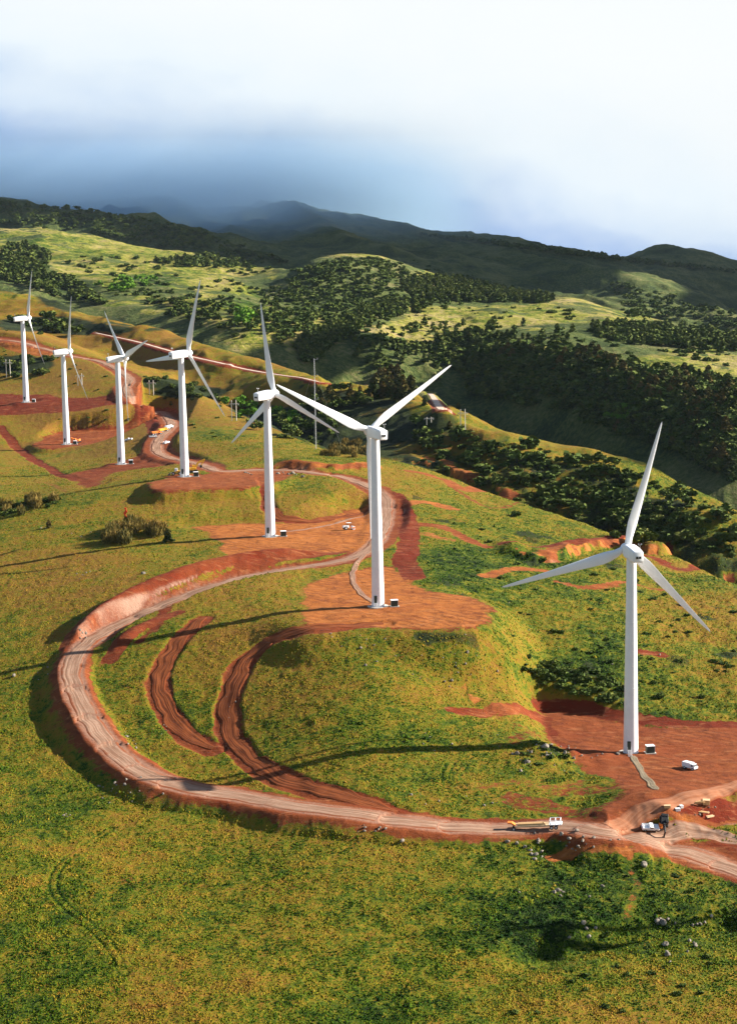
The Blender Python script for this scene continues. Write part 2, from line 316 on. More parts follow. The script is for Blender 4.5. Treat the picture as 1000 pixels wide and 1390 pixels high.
for pl, hh, hw in (([(106,876),(124,850),(154,826),(192,805),(234,788),(286,772),(340,762),(400,754),(450,748)], 3.6, 4.8), ([(150,895),(165,872),(196,850),(240,832)], 1.8, 2.4)):
    pts = catmull(np.array([hitZ(*p) for p in pl]), 8); sl = sub(pts[:,0].min()-25, pts[:,0].max()+25, pts[:,1].min()-25, pts[:,1].max()+25); X, Y = GX[sl], GY[sl]
    d, v = seg_dist(X, Y, pts); d = d+fbm(X, Y, 7, 3, 52)*1.2; en = np.hypot(X-pts[-1,0], Y-pts[-1,1]); ens = sstep(0, 25, en)*sstep(0, 14, np.hypot(X-pts[0,0], Y-pts[0,1]))
    Z[sl] += hh*np.exp(-(d/hw)**2)*ens*(1-sstep(.6, 1, globals()['WR'][sl])); DIRT[sl] = np.maximum(DIRT[sl], (1-sstep(hw*1.1, hw*1.5, d))*.95); RED[sl] = np.where(d < hw*1.5, .62, RED[sl])
    if hh > 3:
        rdm = roadline['main']; dr, _ = seg_dist(X, Y, rdm[:, :3]); PALE[sl] = np.maximum(PALE[sl], (1-sstep(7.0, 9.5, dr))*sstep(3.2, 4.4, dr)*ens*(.52*sstep(150, 60, abs(X+85))+.18)*(.75+.9*fbm(X, Y, 9, 4, 53))*(d < hw*1.3))
# red scarps: real steps in the ground
for pl, hh in (([(380,634),(440,636),(512,638)], 3.2), ([(560,630),(610,645),(690,672)], 4), ([(680,752),(740,762),(790,750),(850,742),(905,752),(985,782)], 4), ([(742,990),(742,968),(800,974),(870,985),(1000,990)], 0.0), ([(630,900),(640,950),(700,970)], 1.2), ([(866,1119),(900,1122),(960,1127),(1015,1131)], 1.7)):
    if hh == 0: continue
    pts = [hitZ(px, py) for px, py in pl]; pts = catmull(np.array([p for p in pts if p is not None]), 6)
    sl = sub(pts[:,0].min()-30, pts[:,0].max()+30, pts[:,1].min()-30, pts[:,1].max()+40); X, Y = GX[sl], GY[sl]
    yl = np.interp(X, np.sort(pts[:, 0]), pts[np.argsort(pts[:, 0]), 1]); e = Y-yl+fbm(X, Y, 7, 3, 45)*3
    end = sstep(pts[:,0].min()-6, pts[:,0].min()+6, X)*(1-sstep(pts[:,0].max()-6, pts[:,0].max()+6, X))
    st = sstep(-2.5, 2.5, e+fbm(X, Y, 4, 3, 44)*2.5)*(1-sstep(6, 34, e))*hh*end*(.8+.6*fbm(X, Y, 12, 2, 43)); Z[sl] += st*(1-.8*globals()['WR'][sl])
    face = sstep(-4, -1, e)*(1-sstep(2, 4, e))*end; nz = fbm(X, Y, 9, 3, 47)
    DIRT[sl] = np.maximum(DIRT[sl], face*sstep(-.2, .25, nz+.25*fbm(X, Y, 3, 2, 46))); RED[sl] = np.where(face > .2, .35+.5*nz, RED[sl]); ORG[sl] = np.where(face > .2, .7+nz, ORG[sl])
    PALE[sl] = np.maximum(PALE[sl], face*sstep(.15, .5, fbm(X, Y, 16, 2, 48))*.6)
# swale deepened so its shaded flank broadens the turbine shadow, lower right
sw = np.array([hitZ(px, py)[:2] for px, py in ((700,1305),(790,1272),(860,1256),(930,1248),(985,1248))])
sl = sub(0, 130, 290, 420); d, _ = seg_dist(GX[sl], GY[sl], np.c_[sw, np.zeros(5)])
px_, py_ = proj(GX[sl], GY[sl], Z[sl]); near_c = sstep(690, 860, px_)
sd = GY[sl]-np.interp(GX[sl], sw[:, 0], sw[:, 1])
Z[sl] += -4.2*np.exp(-(np.minimum(d, 30)/5.0)**2)*(.6+.4*near_c)*sstep(640, 760, px_)+1.6*np.exp(-((np.hypot(GX[sl]-sw[2,0]-14, GY[sl]-sw[2,1]-3))/11)**2) 
WR0 = globals()['WR']; mdx, mdy = hitZ(752, 1026)[:2]; md = np.hypot((GX-mdx)/15, (GY-mdy)/7.5); Z += 2.4*np.exp(-md**2)*(1-.9*WR0)*(1+.6*fbm(GX, GY, 5, 3, 72)); MOUND = np.exp(-md**2)
TRK = np.zeros(Z.shape)
for pl in ([(168,1320),(150,1285),(120,1255),(88,1228),(73,1205),(79,1180),(105,1155),(150,1125)], [(612,1036),(604,1056),(618,1076),(650,1082),(700,1072),(760,1058)], [(490,985),(410,1003),(340,1032)], [(630,1040),(618,1056),(632,1070)], [(600,790),(640,800),(680,830)], [(400,690),(440,712)], [(210,560),(300,590),(330,610)], [(300,1200),(430,1180),(560,1190)]):
    pts = catmull(np.array([hitZ(*p) for p in pl if hitZ(*p) is not None]), 10); sl = sub(pts[:,0].min()-6, pts[:,0].max()+6, pts[:,1].min()-6, pts[:,1].max()+6)
    if sl is None: continue
    d, _ = seg_dist(GX[sl], GY[sl], pts); q = np.exp(-((d-.95)/.34)**2)*(.7+.5*fbm(GX[sl], GY[sl], 9, 2, 76)); Z[sl] -= .28*q*(1-DIRT[sl]); TRK[sl] = np.maximum(TRK[sl], q)
# micro relief of tussocks, suppressed on bare earth
soft = 1-DIRT*.999
mic = 1-sstep(1100, 1900, GY)
rough = 1+1.2*sstep(20, 100, GX)*sstep(330,520,GY)*(GY < 1000)
Z += soft*mic*rough*(fbm(GX, GY, 3.2, 3, 81)*.26+fbm(GX, GY, 1.3, 2, 85)*.17)
Z += DIRT*mic*(1-globals()['WR'])*(fbm(GX, GY, 5, 4, 91)*.30+fbm(GX*.5+GY*.2, GY*1.4, 1.6, 3, 92)*.16)+DIRT*mic*globals()['WR']*fbm(GX, GY, 2.2, 3, 93)*.04
print('terrain', Z.shape, round(time.time()-T00, 1))
# ------------------------------------------------------------------ surface maps on the ground (world-attached)
WR = globals()['WR']
PXV, PYV = proj(GX, GY, Z)
GREEN = np.full(Z.shape, .46); FOR_SHADE = np.zeros(Z.shape)
farw = sstep(40, 140, GY-YB)
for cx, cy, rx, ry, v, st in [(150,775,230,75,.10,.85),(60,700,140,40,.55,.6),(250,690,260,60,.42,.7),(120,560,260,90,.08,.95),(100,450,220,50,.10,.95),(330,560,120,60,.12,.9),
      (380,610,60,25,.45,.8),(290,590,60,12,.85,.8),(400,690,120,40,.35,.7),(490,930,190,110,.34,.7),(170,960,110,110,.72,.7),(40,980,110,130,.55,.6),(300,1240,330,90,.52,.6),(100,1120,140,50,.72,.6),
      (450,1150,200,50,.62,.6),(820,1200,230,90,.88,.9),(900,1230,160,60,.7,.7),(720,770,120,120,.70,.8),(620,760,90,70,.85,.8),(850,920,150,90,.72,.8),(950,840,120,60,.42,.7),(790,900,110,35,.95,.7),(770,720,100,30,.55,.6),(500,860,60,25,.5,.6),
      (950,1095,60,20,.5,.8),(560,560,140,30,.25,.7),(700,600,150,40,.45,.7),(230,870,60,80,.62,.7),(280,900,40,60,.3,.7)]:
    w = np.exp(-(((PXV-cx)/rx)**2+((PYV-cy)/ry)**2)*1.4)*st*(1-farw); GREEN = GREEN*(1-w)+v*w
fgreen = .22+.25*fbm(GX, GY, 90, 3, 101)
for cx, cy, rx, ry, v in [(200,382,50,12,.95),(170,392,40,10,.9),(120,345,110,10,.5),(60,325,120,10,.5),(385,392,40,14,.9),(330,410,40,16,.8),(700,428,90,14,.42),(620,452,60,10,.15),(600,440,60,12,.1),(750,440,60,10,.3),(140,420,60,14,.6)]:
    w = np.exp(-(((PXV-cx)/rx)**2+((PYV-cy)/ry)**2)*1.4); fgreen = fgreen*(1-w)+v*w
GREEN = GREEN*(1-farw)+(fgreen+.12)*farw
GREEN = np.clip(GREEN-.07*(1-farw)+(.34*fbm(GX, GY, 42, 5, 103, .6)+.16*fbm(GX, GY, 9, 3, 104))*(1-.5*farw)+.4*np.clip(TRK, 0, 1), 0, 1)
# dark scrub and woodland floor, in places also shade put into the mask
FOR_SHADE = np.maximum(FOR_SHADE, sstep(0, 40, GY-YA)*(1-sstep(-95, -20, GY-YB-fbm(GX, GY, 40, 3, 7)*30))*sstep(300, 430, PXV)*(.52+.42*sstep(-.15, .35, fbm(GX, GY, 34, 5, 111, .6)+.45*(1-sstep(0, 130, GY-YA))-.3*sstep(520, 700, PXV)*(1-sstep(760, 860, PXV)))))
FOR_SHADE = np.maximum(FOR_SHADE, sstep(40, 130, GY-YB)*(1-sstep(-110, 5, GY-YD+fbm(GX, GY, 60, 3, 8)*60)))  # valley wall: dark plant cover whose tone also stands in for shade
FOR_SHADE = np.maximum(FOR_SHADE, sstep(100, 500, GY-YE)*.97)
def zone(cx, cy, rx, ry, v, sc=60, seed=5, thr=-.1):
    global FOR_SHADE
    w = np.exp(-(((PXV-cx)/rx)**2+((PYV-cy)/ry)**2)**2)*(GY > 1200); FOR_SHADE = np.maximum(FOR_SHADE, w*v*sstep(thr-.12, thr+.25, fbm(GX, GY, sc, 4, seed)+.25))
for z_ in [(470,368,110,22,1,30,55,-.42),(455,395,110,30,1,26,56,-.5),(440,400,90,45,.9,50,5,-.1),(620,402,150,16,1,90,6,-.5),(800,462,190,26,1,60,7,-.3),(880,450,130,18,.95,50,8,-.2),(20,370,60,30,1,80,9,-.9),(100,400,55,25,1,80,10,-.4),(200,430,70,22,.8,30,11,-.2),(290,440,60,26,.7,40,12,0),(300,352,90,9,.8,40,13,-.2),(500,425,60,18,.9,50,14,-.2),  # first dome zones: scrub mottling, also painting shade below the lit crest
           (60,440,75,12,1,60,15,-.6),(120,447,70,9,.9,60,16,-.6),(20,495,60,14,.9,60,17,-.5),(210,520,45,8,.9,40,18,-.4),(260,532,55,10,1,40,19,-.7),(360,575,90,26,1,50,20,-.7)]: zone(*z_)
scr = (1-farw)*sstep(.30, .55, fbm(GX, GY, 16, 4, 121)+.12*sstep(600, 900, PXV))*(PXV > 560)*(GY > 500)*(1-sstep(-40, 0, GY-YA))*.6
FOR_SHADE = np.maximum(FOR_SHADE, scr); FOR_SHADE = np.maximum(FOR_SHADE, .75*MOUND*sstep(-.1, .3, fbm(GX, GY, 6, 3, 73)+.1))
FOR_SHADE = np.maximum(FOR_SHADE, np.exp(-(((PXV-360)/110)**2+((PYV-580)/30)**2)**2)*(GY > YA)*(GY < YB)*1.0)
farscr = farw*(1-sstep(-60, 60, GY-YE))
ravine = sstep(.35, .6, ridged(GX+.2*GY, GY*.7, 110, 4, 57)*-1+.1)
FOR_SHADE = np.maximum(FOR_SHADE, farscr*.85*sstep(.08, .30, fbm(GX, GY, 55, 5, 131, .6)-.22*np.exp(-(((PXV-640)/160)**2+((PYV-440)/20)**2)**2)-.12*np.exp(-(((PXV-180)/150)**2+((PYV-350)/22)**2)**2)))
FOR_SHADE = np.maximum(FOR_SHADE, np.exp(-(((PXV-420)/70)**2+((PYV-400)/48)**2)**2)*(GY > 1700)*.62)  # smooth darkening stands in for shade on the dome's left flank
FOR_SHADE *= (1-DIRT); FOR_SHADE = np.clip(FOR_SHADE, 0, 1)

# ------------------------------------------------------------------ tagging and mesh helpers
def tag(o, label=None, cat=None, group=None, kind=None):
    if label: o['label'] = label
    if cat: o['category'] = cat
    if group: o['group'] = group
    if kind: o['kind'] = kind
    return o
def np_mesh(name, V, Fc, mat=None, smooth=False, attrs=None):
    """mesh from arrays; Fc is (n,3) or (n,4)"""
    me = bpy.data.meshes.new(name); V = np.asarray(V, np.float32); Fc = np.asarray(Fc, np.int32); k = Fc.shape[1]
    me.vertices.add(len(V)); me.vertices.foreach_set('co', V.ravel())
    me.loops.add(Fc.size); me.loops.foreach_set('vertex_index', Fc.ravel())
    me.polygons.add(len(Fc)); me.polygons.foreach_set('loop_start', np.arange(0, Fc.size, k, dtype=np.int32))
    if smooth: me.polygons.foreach_set('use_smooth', np.ones(len(Fc), bool))
    for an, dat in (attrs or {}).items():
        at = me.attributes.new(an, 'FLOAT_COLOR', 'POINT'); at.data.foreach_set('color', np.asarray(dat, np.float32).ravel())
    me.update(calc_edges=True); 
    if mat: me.materials.append(mat)
    return me
def link(name, me, parent=None, loc=None, mat4=None):
    o = bpy.data.objects.new(name, me); COL.objects.link(o)
    if parent: o.parent = parent
    if mat4 is not None: o.matrix_local = mat4
    if loc is not None: o.location = loc
    return o
def empty(name, loc=(0,0,0), rz=0):
    o = bpy.data.objects.new(name, None); COL.objects.link(o); o.location = loc; o.rotation_euler = (0, 0, rz); o.empty_display_size = 1; return o
def dup(o, parent=None):
    c = o.copy(); COL.objects.link(c); c.parent = parent
    for k in [q for q in ALL_CH.get(o.name, [])]: dup(k, c)
    return c
ALL_CH = {}
def copy_thing(root, loc, rz=0, scale=1.0):
    c = root.copy(); COL.objects.link(c); c.location = loc; c.rotation_euler = (0, 0, rz); c.scale = (scale,)*3
    for ch in root.children:
        d = ch.copy(); COL.objects.link(d); d.parent = c
        for g in ch.children:
            e = g.copy(); COL.objects.link(e); e.parent = d
    return c
class MB:
    """collects simple shapes into one mesh"""
    def __init__(s): s.v = []; s.f = []
    def add(s, V, Fs):
        n = len(s.v); s.v += [tuple(p) for p in V]; s.f += [tuple(i+n for i in f) for f in Fs]; return s
    def box(s, c, d, rz=0, ry=0, top=1.0, bev=0):
        x, y, z = d[0]/2, d[1]/2, d[2]/2; V = []
        for sz in (-1, 1):
            t = top if sz > 0 else 1
            for sx, sy in ((-1,-1),(1,-1),(1,1),(-1,1)):
                V.append(Vector((sx*x*t, sy*y*t, sz*z)))
        M = Matrix.Rotation(rz, 3, 'Z') @ Matrix.Rotation(ry, 3, 'Y')
        V = [M@v+Vector(c) for v in V]
        return s.add(V, [(3,2,1,0),(4,5,6,7),(0,1,5,4),(1,2,6,5),(2,3,7,6),(3,0,4,7)])
    def tube(s, a, b, r0, r1=None, n=8, caps=True):
        r1 = r0 if r1 is None else r1; a = Vector(a); b = Vector(b); d = (b-a).normalized(); u = d.orthogonal().normalized(); w = d.cross(u)
        V = [a+(u*math.cos(2*PI*i/n)+w*math.sin(2*PI*i/n))*r0 for i in range(n)]+[b+(u*math.cos(2*PI*i/n)+w*math.sin(2*PI*i/n))*r1 for i in range(n)]
        Fs = [(i, (i+1) % n, n+(i+1) % n, n+i) for i in range(n)]
        if caps: Fs += [tuple(range(n))[::-1], tuple(range(n, 2*n))]
        return s.add(V, Fs)
    def loft(s, rings, caps=True):
        n = len(rings[0]); V = [p for r in rings for p in r]; Fs = []
        for k in range(len(rings)-1):
            for i in range(n): Fs.append((k*n+i, k*n+(i+1) % n, (k+1)*n+(i+1) % n, (k+1)*n+i))
        if caps: Fs += [tuple(range(n))[::-1], tuple(range((len(rings)-1)*n, len(rings)*n))]
        return s.add(V, Fs)
    def prism(s, prof, y0, y1):          # profile in XZ extruded along Y
        n = len(prof); V = [(x, y0, z) for x, z in prof]+[(x, y1, z) for x, z in prof]
        return s.add(V, [(i, (i+1) % n, n+(i+1) % n, n+i) for i in range(n)]+[tuple(range(n))[::-1], tuple(range(n, 2*n))])
    def mesh(s, name, mat, smooth=False, bevel=0):
        me = bpy.data.meshes.new(name); me.from_pydata(s.v, [], s.f); me.validate()
        import bmesh
        bm = bmesh.new(); bm.from_mesh(me)
        bmesh.ops.recalc_face_normals(bm, faces=bm.faces)
        if bevel: bmesh.ops.bevel(bm, geom=[e for e in bm.edges if e.calc_face_angle(0) > .6], offset=bevel, segments=2, affect='EDGES', profile=.5)
        bm.to_mesh(me); bm.free()
        if smooth:
            me.shade_smooth()
            me.set_sharp_from_angle(angle=math.radians(38)) if hasattr(me, 'set_sharp_from_angle') else None
        me.materials.append(mat); return me

# ------------------------------------------------------------------ materials
def newmat(name):
    m = bpy.data.materials.new(name); m.use_nodes = True; nt = m.node_tree; b = nt.nodes['Principled BSDF']; return m, nt, b
class NT:
    def __init__(s, nt): s.nt = nt
    def n(s, t, **k):
        o = s.nt.nodes.new(t)
        for a, v in k.items():
            if a.startswith('i_'):
                o.inputs[a[2:].replace('_', ' ')].default_value = v
            else: setattr(o, a, v)
        return o
    def l(s, a, b): s.nt.links.new(a, b)
    def noise(s, vec, scale, detail=4, rough=.55, dist=0):
        o = s.n('ShaderNodeTexNoise'); o.inputs['Scale'].default_value = scale; o.inputs['Detail'].default_value = detail; o.inputs['Roughness'].default_value = rough; o.inputs['Distortion'].default_value = dist
        if vec is not None: s.l(vec, o.inputs['Vector'])
        return o.outputs['Fac']
    def math(s, op, a, b=None, clamp=False):
        o = s.n('ShaderNodeMath', operation=op, use_clamp=clamp)
        for i, v in enumerate((a, b)):
            if v is None: continue
            if isinstance(v, (int, float)): o.inputs[i].default_value = v
            else: s.l(v, o.inputs[i])
        return o.outputs[0]
    def ramp(s, fac, lo, hi, a=0., b=1.):
        o = s.n('ShaderNodeMapRange'); o.interpolation_type = 'SMOOTHSTEP'
        s.l(fac, o.inputs['Value']); o.inputs['From Min'].default_value = lo; o.inputs['From Max'].default_value = hi; o.inputs['To Min'].default_value = a; o.inputs['To Max'].default_value = b
        return o.outputs[0]
    def mix(s, fac, a, b):
        o = s.n('ShaderNodeMix', data_type='RGBA')
        for i, v in ((0, fac), (6, a), (7, b)):
            if isinstance(v, (int, float)): o.inputs[i].default_value = v
            elif isinstance(v, tuple): o.inputs[i].default_value = (*v, 1)
            else: s.l(v, o.inputs[i])
        return o.outputs[2]
    def cramp(s, fac, stops):
        o = s.n('ShaderNodeValToRGB'); e = o.color_ramp.elements
        while len(e) < len(stops): e.new(.5)
        for k, (p, c) in zip(e, stops): k.position = p; k.color = (*c, 1)
        s.l(fac, o.inputs[0]); return o.outputs[0]

def ground_material(name):
    m, nt, b = newmat(name); T = NT(nt); geo = T.n('ShaderNodeNewGeometry'); P = geo.outputs['Position']
    a1 = T.n('ShaderNodeAttribute', attribute_name='maskA'); a2 = T.n('ShaderNodeAttribute', attribute_name='maskB')
    s1 = T.n('ShaderNodeSeparateColor'); T.l(a1.outputs['Color'], s1.inputs[0]); s2 = T.n('ShaderNodeSeparateColor'); T.l(a2.outputs['Color'], s2.inputs[0])
    dirt, pale, green, forest = s1.outputs[0], s1.outputs[1], s1.outputs[2], a1.outputs['Alpha']
    red, org = s2.outputs[0], s2.outputs[1]
    nf = T.noise(P, 1.1, 5, .75); nm = T.noise(P, .33, 5, .65); nl = T.noise(P, .055, 4, .55); nn = T.noise(P, .016, 3, .5)
    # grass: dry gold .. lush green, broken up at three sizes
    g = T.math('ADD', green, T.math('MULTIPLY', T.math('SUBTRACT', nm, .5), 1.5)); g = T.math('ADD', g, T.math('MULTIPLY', T.math('SUBTRACT', nf, .5), 1.5)); g = T.math('ADD', g, T.math('MULTIPLY', T.math('SUBTRACT', nl, .5), .7), clamp=True)
    grass = T.cramp(g, [(0, (.52, .25, .04)), (.2, (.55, .32, .026)), (.42, (.42, .35, .018)), (.58, (.215, .285, .010)), (.76, (.075, .155, .004)), (1, (.010, .035, .001))])
    straw = T.ramp(T.noise(P, .75, 6, .8), .56, .72); grass = T.mix(T.math('MULTIPLY', straw, .5), grass, (.56, .45, .18))
    bald = T.ramp(T.noise(P, .4, 6, .75), .62, .70); grass = T.mix(T.math('MULTIPLY', bald, .5), grass, (.33, .125, .045))
    speck_shade = T.ramp(T.noise(P, .9, 6, .85), .56, .64); grass = T.mix(T.math('MULTIPLY', speck_shade, .8), grass, (.02, .035, .005))  # dark specks painted in as small shadows among the grass
    gs_ = T.n('ShaderNodeVectorMath', operation='SCALE'); T.l(grass, gs_.inputs[0]); gs_.inputs['Scale'].default_value = .66; grass = gs_.outputs[0]
    fo = T.cramp(T.math('ADD', T.math('MULTIPLY', nm, .5), T.math('MULTIPLY', nl, .5)), [(.30, (.010, .016, .007)), (.48, (.024, .038, .010)), (.60, (.055, .075, .018)), (.74, (.10, .105, .035))])
    fmask = T.ramp(T.math('ADD', forest, T.math('MULTIPLY', T.math('SUBTRACT', nl, .5), .8)), .35, .65)
    col = T.mix(fmask, grass, fo)
    # bare earth
    st = T.n('ShaderNodeMapping'); st.inputs['Scale'].default_value = (.10, .45, .5); st.inputs['Rotation'].default_value = (0, 0, .25); T.l(P, st.inputs['Vector']); sn = T.noise(st.outputs[0], 1.0, 6, .7, .6)
    e = T.mix(T.ramp(T.math('ADD', red, T.math('MULTIPLY', T.math('SUBTRACT', nl, .5), .9)), .2, .9), (.40, .105, .028), (.24, .028, .007))
    e = T.mix(T.ramp(T.math('ADD', org, T.math('MULTIPLY', T.math('SUBTRACT', sn, .5), .8)), .35, 1.0), e, (.70, .235, .045))
    e = T.mix(T.math('MULTIPLY', T.ramp(T.noise(P, .28, 7, .8), .50, .66), .7), e, (.13, .030, .012)); e = T.mix(T.math('MULTIPLY', T.ramp(sn, .52, .68), .6), e, (.62, .25, .10))
    wv = T.n('ShaderNodeTexWave', wave_type='BANDS', bands_direction='DIAGONAL'); wv.inputs['Scale'].default_value = .13; wv.inputs['Distortion'].default_value = 14; wv.inputs['Detail'].default_value = 3; wv.inputs['Detail Scale'].default_value = .12; wv.inputs['Detail Roughness'].default_value = .55; T.l(P, wv.inputs['Vector'])
    rutm = T.math('MULTIPLY', T.ramp(wv.outputs['Fac'], .55, .95), T.ramp(T.noise(P, .045, 3, .6), .42, .60)); e = T.mix(T.math('MULTIPLY', rutm, .42), e, (.15, .035, .012))
    big = T.ramp(T.noise(P, .07, 5, .65), .45, .62); e = T.mix(T.math('MULTIPLY', big, .35), e, (.26, .058, .018))
    e = T.mix(T.ramp(T.math('ADD', pale, T.math('MULTIPLY', T.math('SUBTRACT', nf, .5), .6)), .15, .95), e, (.60, .36, .25))
    dmask = T.ramp(T.math('ADD', dirt, T.math('MULTIPLY', T.math('SUBTRACT', T.noise(P, .45, 8, .8), .5), 1.9)), .40, .60)
    _c = T.mix(dmask, col, e)
    col = T.n('ShaderNodeVectorMath', operation='SCALE'); T.l(_c, col.inputs[0]); col.inputs['Scale'].default_value = .56
    T.l(col.outputs[0], b.inputs['Base Color']); b.inputs['Roughness'].default_value = .95; b.inputs['Specular IOR Level'].default_value = .12
    bp = T.n('ShaderNodeBump'); bp.inputs['Strength'].default_value = .9; bp.inputs['Distance'].default_value = .5
    hh = T.math('MULTIPLY', T.math('ADD', nf, T.math('MULTIPLY', nm, 1.2)), T.math('SUBTRACT', 1.15, dmask)); hh = T.math('ADD', hh, T.math('MULTIPLY', T.math('ADD', sn, T.noise(P, .28, 7, .8)), T.math('MULTIPLY', dmask, .9))); T.l(hh, bp.inputs['Height']); T.l(bp.outputs[0], b.inputs['Normal'])
    return m
def mountain_material(name, far=False):
    m, nt, b = newmat(name); T = NT(nt); geo = T.n('ShaderNodeNewGeometry'); P = geo.outputs['Position']
    a1 = T.n('ShaderNodeAttribute', attribute_name='maskA'); s1 = T.n('ShaderNodeSeparateColor'); T.l(a1.outputs['Color'], s1.inputs[0]); green, forest = s1.outputs[2], a1.outputs['Alpha']
    nf = T.noise(P, .22, 5, .75); nm = T.noise(P, .06, 5, .65); nl = T.noise(P, .012, 5, .6)
    g = T.math('ADD', green, T.math('MULTIPLY', T.math('SUBTRACT', nm, .5), 1.5)); g = T.math('ADD', g, T.math('MULTIPLY', T.math('SUBTRACT', nf, .5), 1.6)); g = T.math('ADD', g, T.math('MULTIPLY', T.math('SUBTRACT', nl, .5), 1.0), clamp=True)
    grass = T.cramp(g, [(0, (.42, .33, .15)), (.22, (.40, .33, .10)), (.4, (.32, .30, .045)), (.6, (.16, .20, .022)), (.8, (.055, .11, .010)), (1, (.02, .045, .006))])
    spots = T.ramp(T.noise(P, .09, 8, .8), .545, .60); grass = T.mix(T.math('MULTIPLY', spots, .85), grass, (.035, .06, .012))
    rock = T.ramp(T.noise(P, .05, 6, .7), .56, .66); grass = T.mix(T.math('MULTIPLY', rock, .4), grass, (.30, .21, .13))
    fo = T.cramp(T.math('ADD', T.math('MULTIPLY', nf, .5), T.math('MULTIPLY', nl, .5)), [(.36, (.022, .036, .012)), (.45, (.055, .085, .022)), (.52, (.11, .14, .035)), (.60, (.20, .19, .07)), (.68, (.30, .24, .12))])
    fmask = T.ramp(T.math('ADD', forest, T.math('MULTIPLY', T.math('SUBTRACT', nm, .5), .9)), .35, .65)
    sc = T.n('ShaderNodeVectorMath', operation='SCALE'); T.l(T.mix(fmask, grass, fo), sc.inputs[0]); sc.inputs['Scale'].default_value = .80; T.l(sc.outputs[0], b.inputs['Base Color']); b.inputs['Roughness'].default_value = .95; b.inputs['Specular IOR Level'].default_value = .1
    bp = T.n('ShaderNodeBump'); bp.inputs['Strength'].default_value = .9; bp.inputs['Distance'].default_value = 4.0
    T.l(T.math('ADD', nf, T.math('MULTIPLY', nm, 1.5)), bp.inputs['Height']); T.l(bp.outputs[0], b.inputs['Normal'])
    return m
def plain(name, c, rough=.6, metal=0., var=.12, scale=2.5, spec=.4):
    m, nt, b = newmat(name); T = NT(nt); tc = T.n('ShaderNodeTexCoord'); n = T.noise(tc.outputs['Object'], scale, 4, .6)
    T.l(T.mix(T.ramp(n, .35, .7), tuple(x*(1-var) for x in c), tuple(min(1, x*(1+var*.6)) for x in c)), b.inputs['Base Color'])
    b.inputs['Roughness'].default_value = rough; b.inputs['Metallic'].default_value = metal; b.inputs['Specular IOR Level'].default_value = spec
    return m
def gravel_material(name, c0, c1, c2):
    m, nt, b = newmat(name); T = NT(nt); geo = T.n('ShaderNodeNewGeometry'); P = geo.outputs['Position']
    at = T.n('ShaderNodeAttribute', attribute_name='lane'); sp = T.n('ShaderNodeSeparateColor'); T.l(at.outputs['Color'], sp.inputs[0]); u, vv = sp.outputs[0], sp.outputs[1]   # across, along
    cx = T.n('ShaderNodeCombineXYZ'); T.l(T.math('MULTIPLY', u, 9.0), cx.inputs[0]); T.l(T.math('MULTIPLY', vv, .42), cx.inputs[1])
    streak = T.noise(cx.outputs[0], 1.3, 4, .6, .15); nf = T.noise(P, .9, 5, .75); nl = T.noise(P, .12, 4, .6)
    col = T.mix(T.ramp(streak, .35, .68), c0, c1); col = T.mix(T.math('MULTIPLY', T.ramp(nf, .45, .7), .35), col, c2)
    edge = T.math('ABSOLUTE', T.math('SUBTRACT', u, .5)); e = T.ramp(T.math('ADD', edge, T.math('MULTIPLY', T.math('SUBTRACT', nl, .5), .45)), .30, .46)
    col = T.mix(e, col, c2); T.l(col, b.inputs['Base Color']); b.inputs['Roughness'].default_value = .95; b.inputs['Specular IOR Level'].default_value = .1
    bp = T.n('ShaderNodeBump'); bp.inputs['Strength'].default_value = .5; bp.inputs['Distance'].default_value = .15; T.l(T.math('ADD', streak, nf), bp.inputs['Height']); T.l(bp.outputs[0], b.inputs['Normal'])
    return m
def foliage_material(name, stops):
    m, nt, b = newmat(name); T = NT(nt); oi = T.n('ShaderNodeObjectInfo'); geo = T.n('ShaderNodeNewGeometry')
    n = T.noise(geo.outputs['Position'], .45, 3, .6); at = T.n('ShaderNodeAttribute', attribute_name='tint'); 
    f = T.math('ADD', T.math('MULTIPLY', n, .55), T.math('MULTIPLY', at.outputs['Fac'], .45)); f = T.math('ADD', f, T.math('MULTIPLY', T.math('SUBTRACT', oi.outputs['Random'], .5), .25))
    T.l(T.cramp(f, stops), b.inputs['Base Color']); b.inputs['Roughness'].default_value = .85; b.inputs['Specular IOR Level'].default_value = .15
    return m
M = {}
M['ground'] = ground_material('ground_earth_and_grass'); M['hill'] = mountain_material('hillside')
M['gravel'] = gravel_material('gravel_road', (.19, .105, .066), (.38, .24, .165), (.22, .062, .024)); M['path'] = gravel_material('grey_spoil', (.10, .085, .06), (.30, .24, .16), (.20, .12, .06)); M['rut'] = gravel_material('rutted_earth', (.075, .018, .006), (.30, .085, .026), (.17, .04, .012)); M['earth_road'] = gravel_material('earth_lane', (.25, .095, .045), (.34, .16, .09), (.22, .062, .024))
M['pale_road'] = gravel_material('pale_lane', (.50, .38, .29), (.64, .54, .45), (.36, .15, .07))
M['white'] = plain('white_paint', (.86, .87, .88), .45, var=.04, scale=.25); M['blade'] = plain('blade_gelcoat', (.88, .89, .90), .4, var=.03, scale=.3)
M['dark'] = plain('black_parts', (.02, .02, .02), .5); M['rubber'] = plain('tyre_rubber', (.025, .025, .025), .9); M['glass'] = plain('dark_glass', (.02, .025, .03), .1, spec=.8)
M['yellow'] = plain('yellow_paint', (.80, .42, .03), .5); M['orange'] = plain('orange_paint', (.85, .22, .03), .5); M['red'] = plain('red_cloth', (.95, .06, .01), .8)
M['steel'] = plain('galvanised_steel', (.62, .63, .64), .5, .3); M['green_box'] = plain('dark_green_cabinet', (.03, .05, .035), .5); M['concrete'] = plain('concrete', (.50, .46, .40), .9)
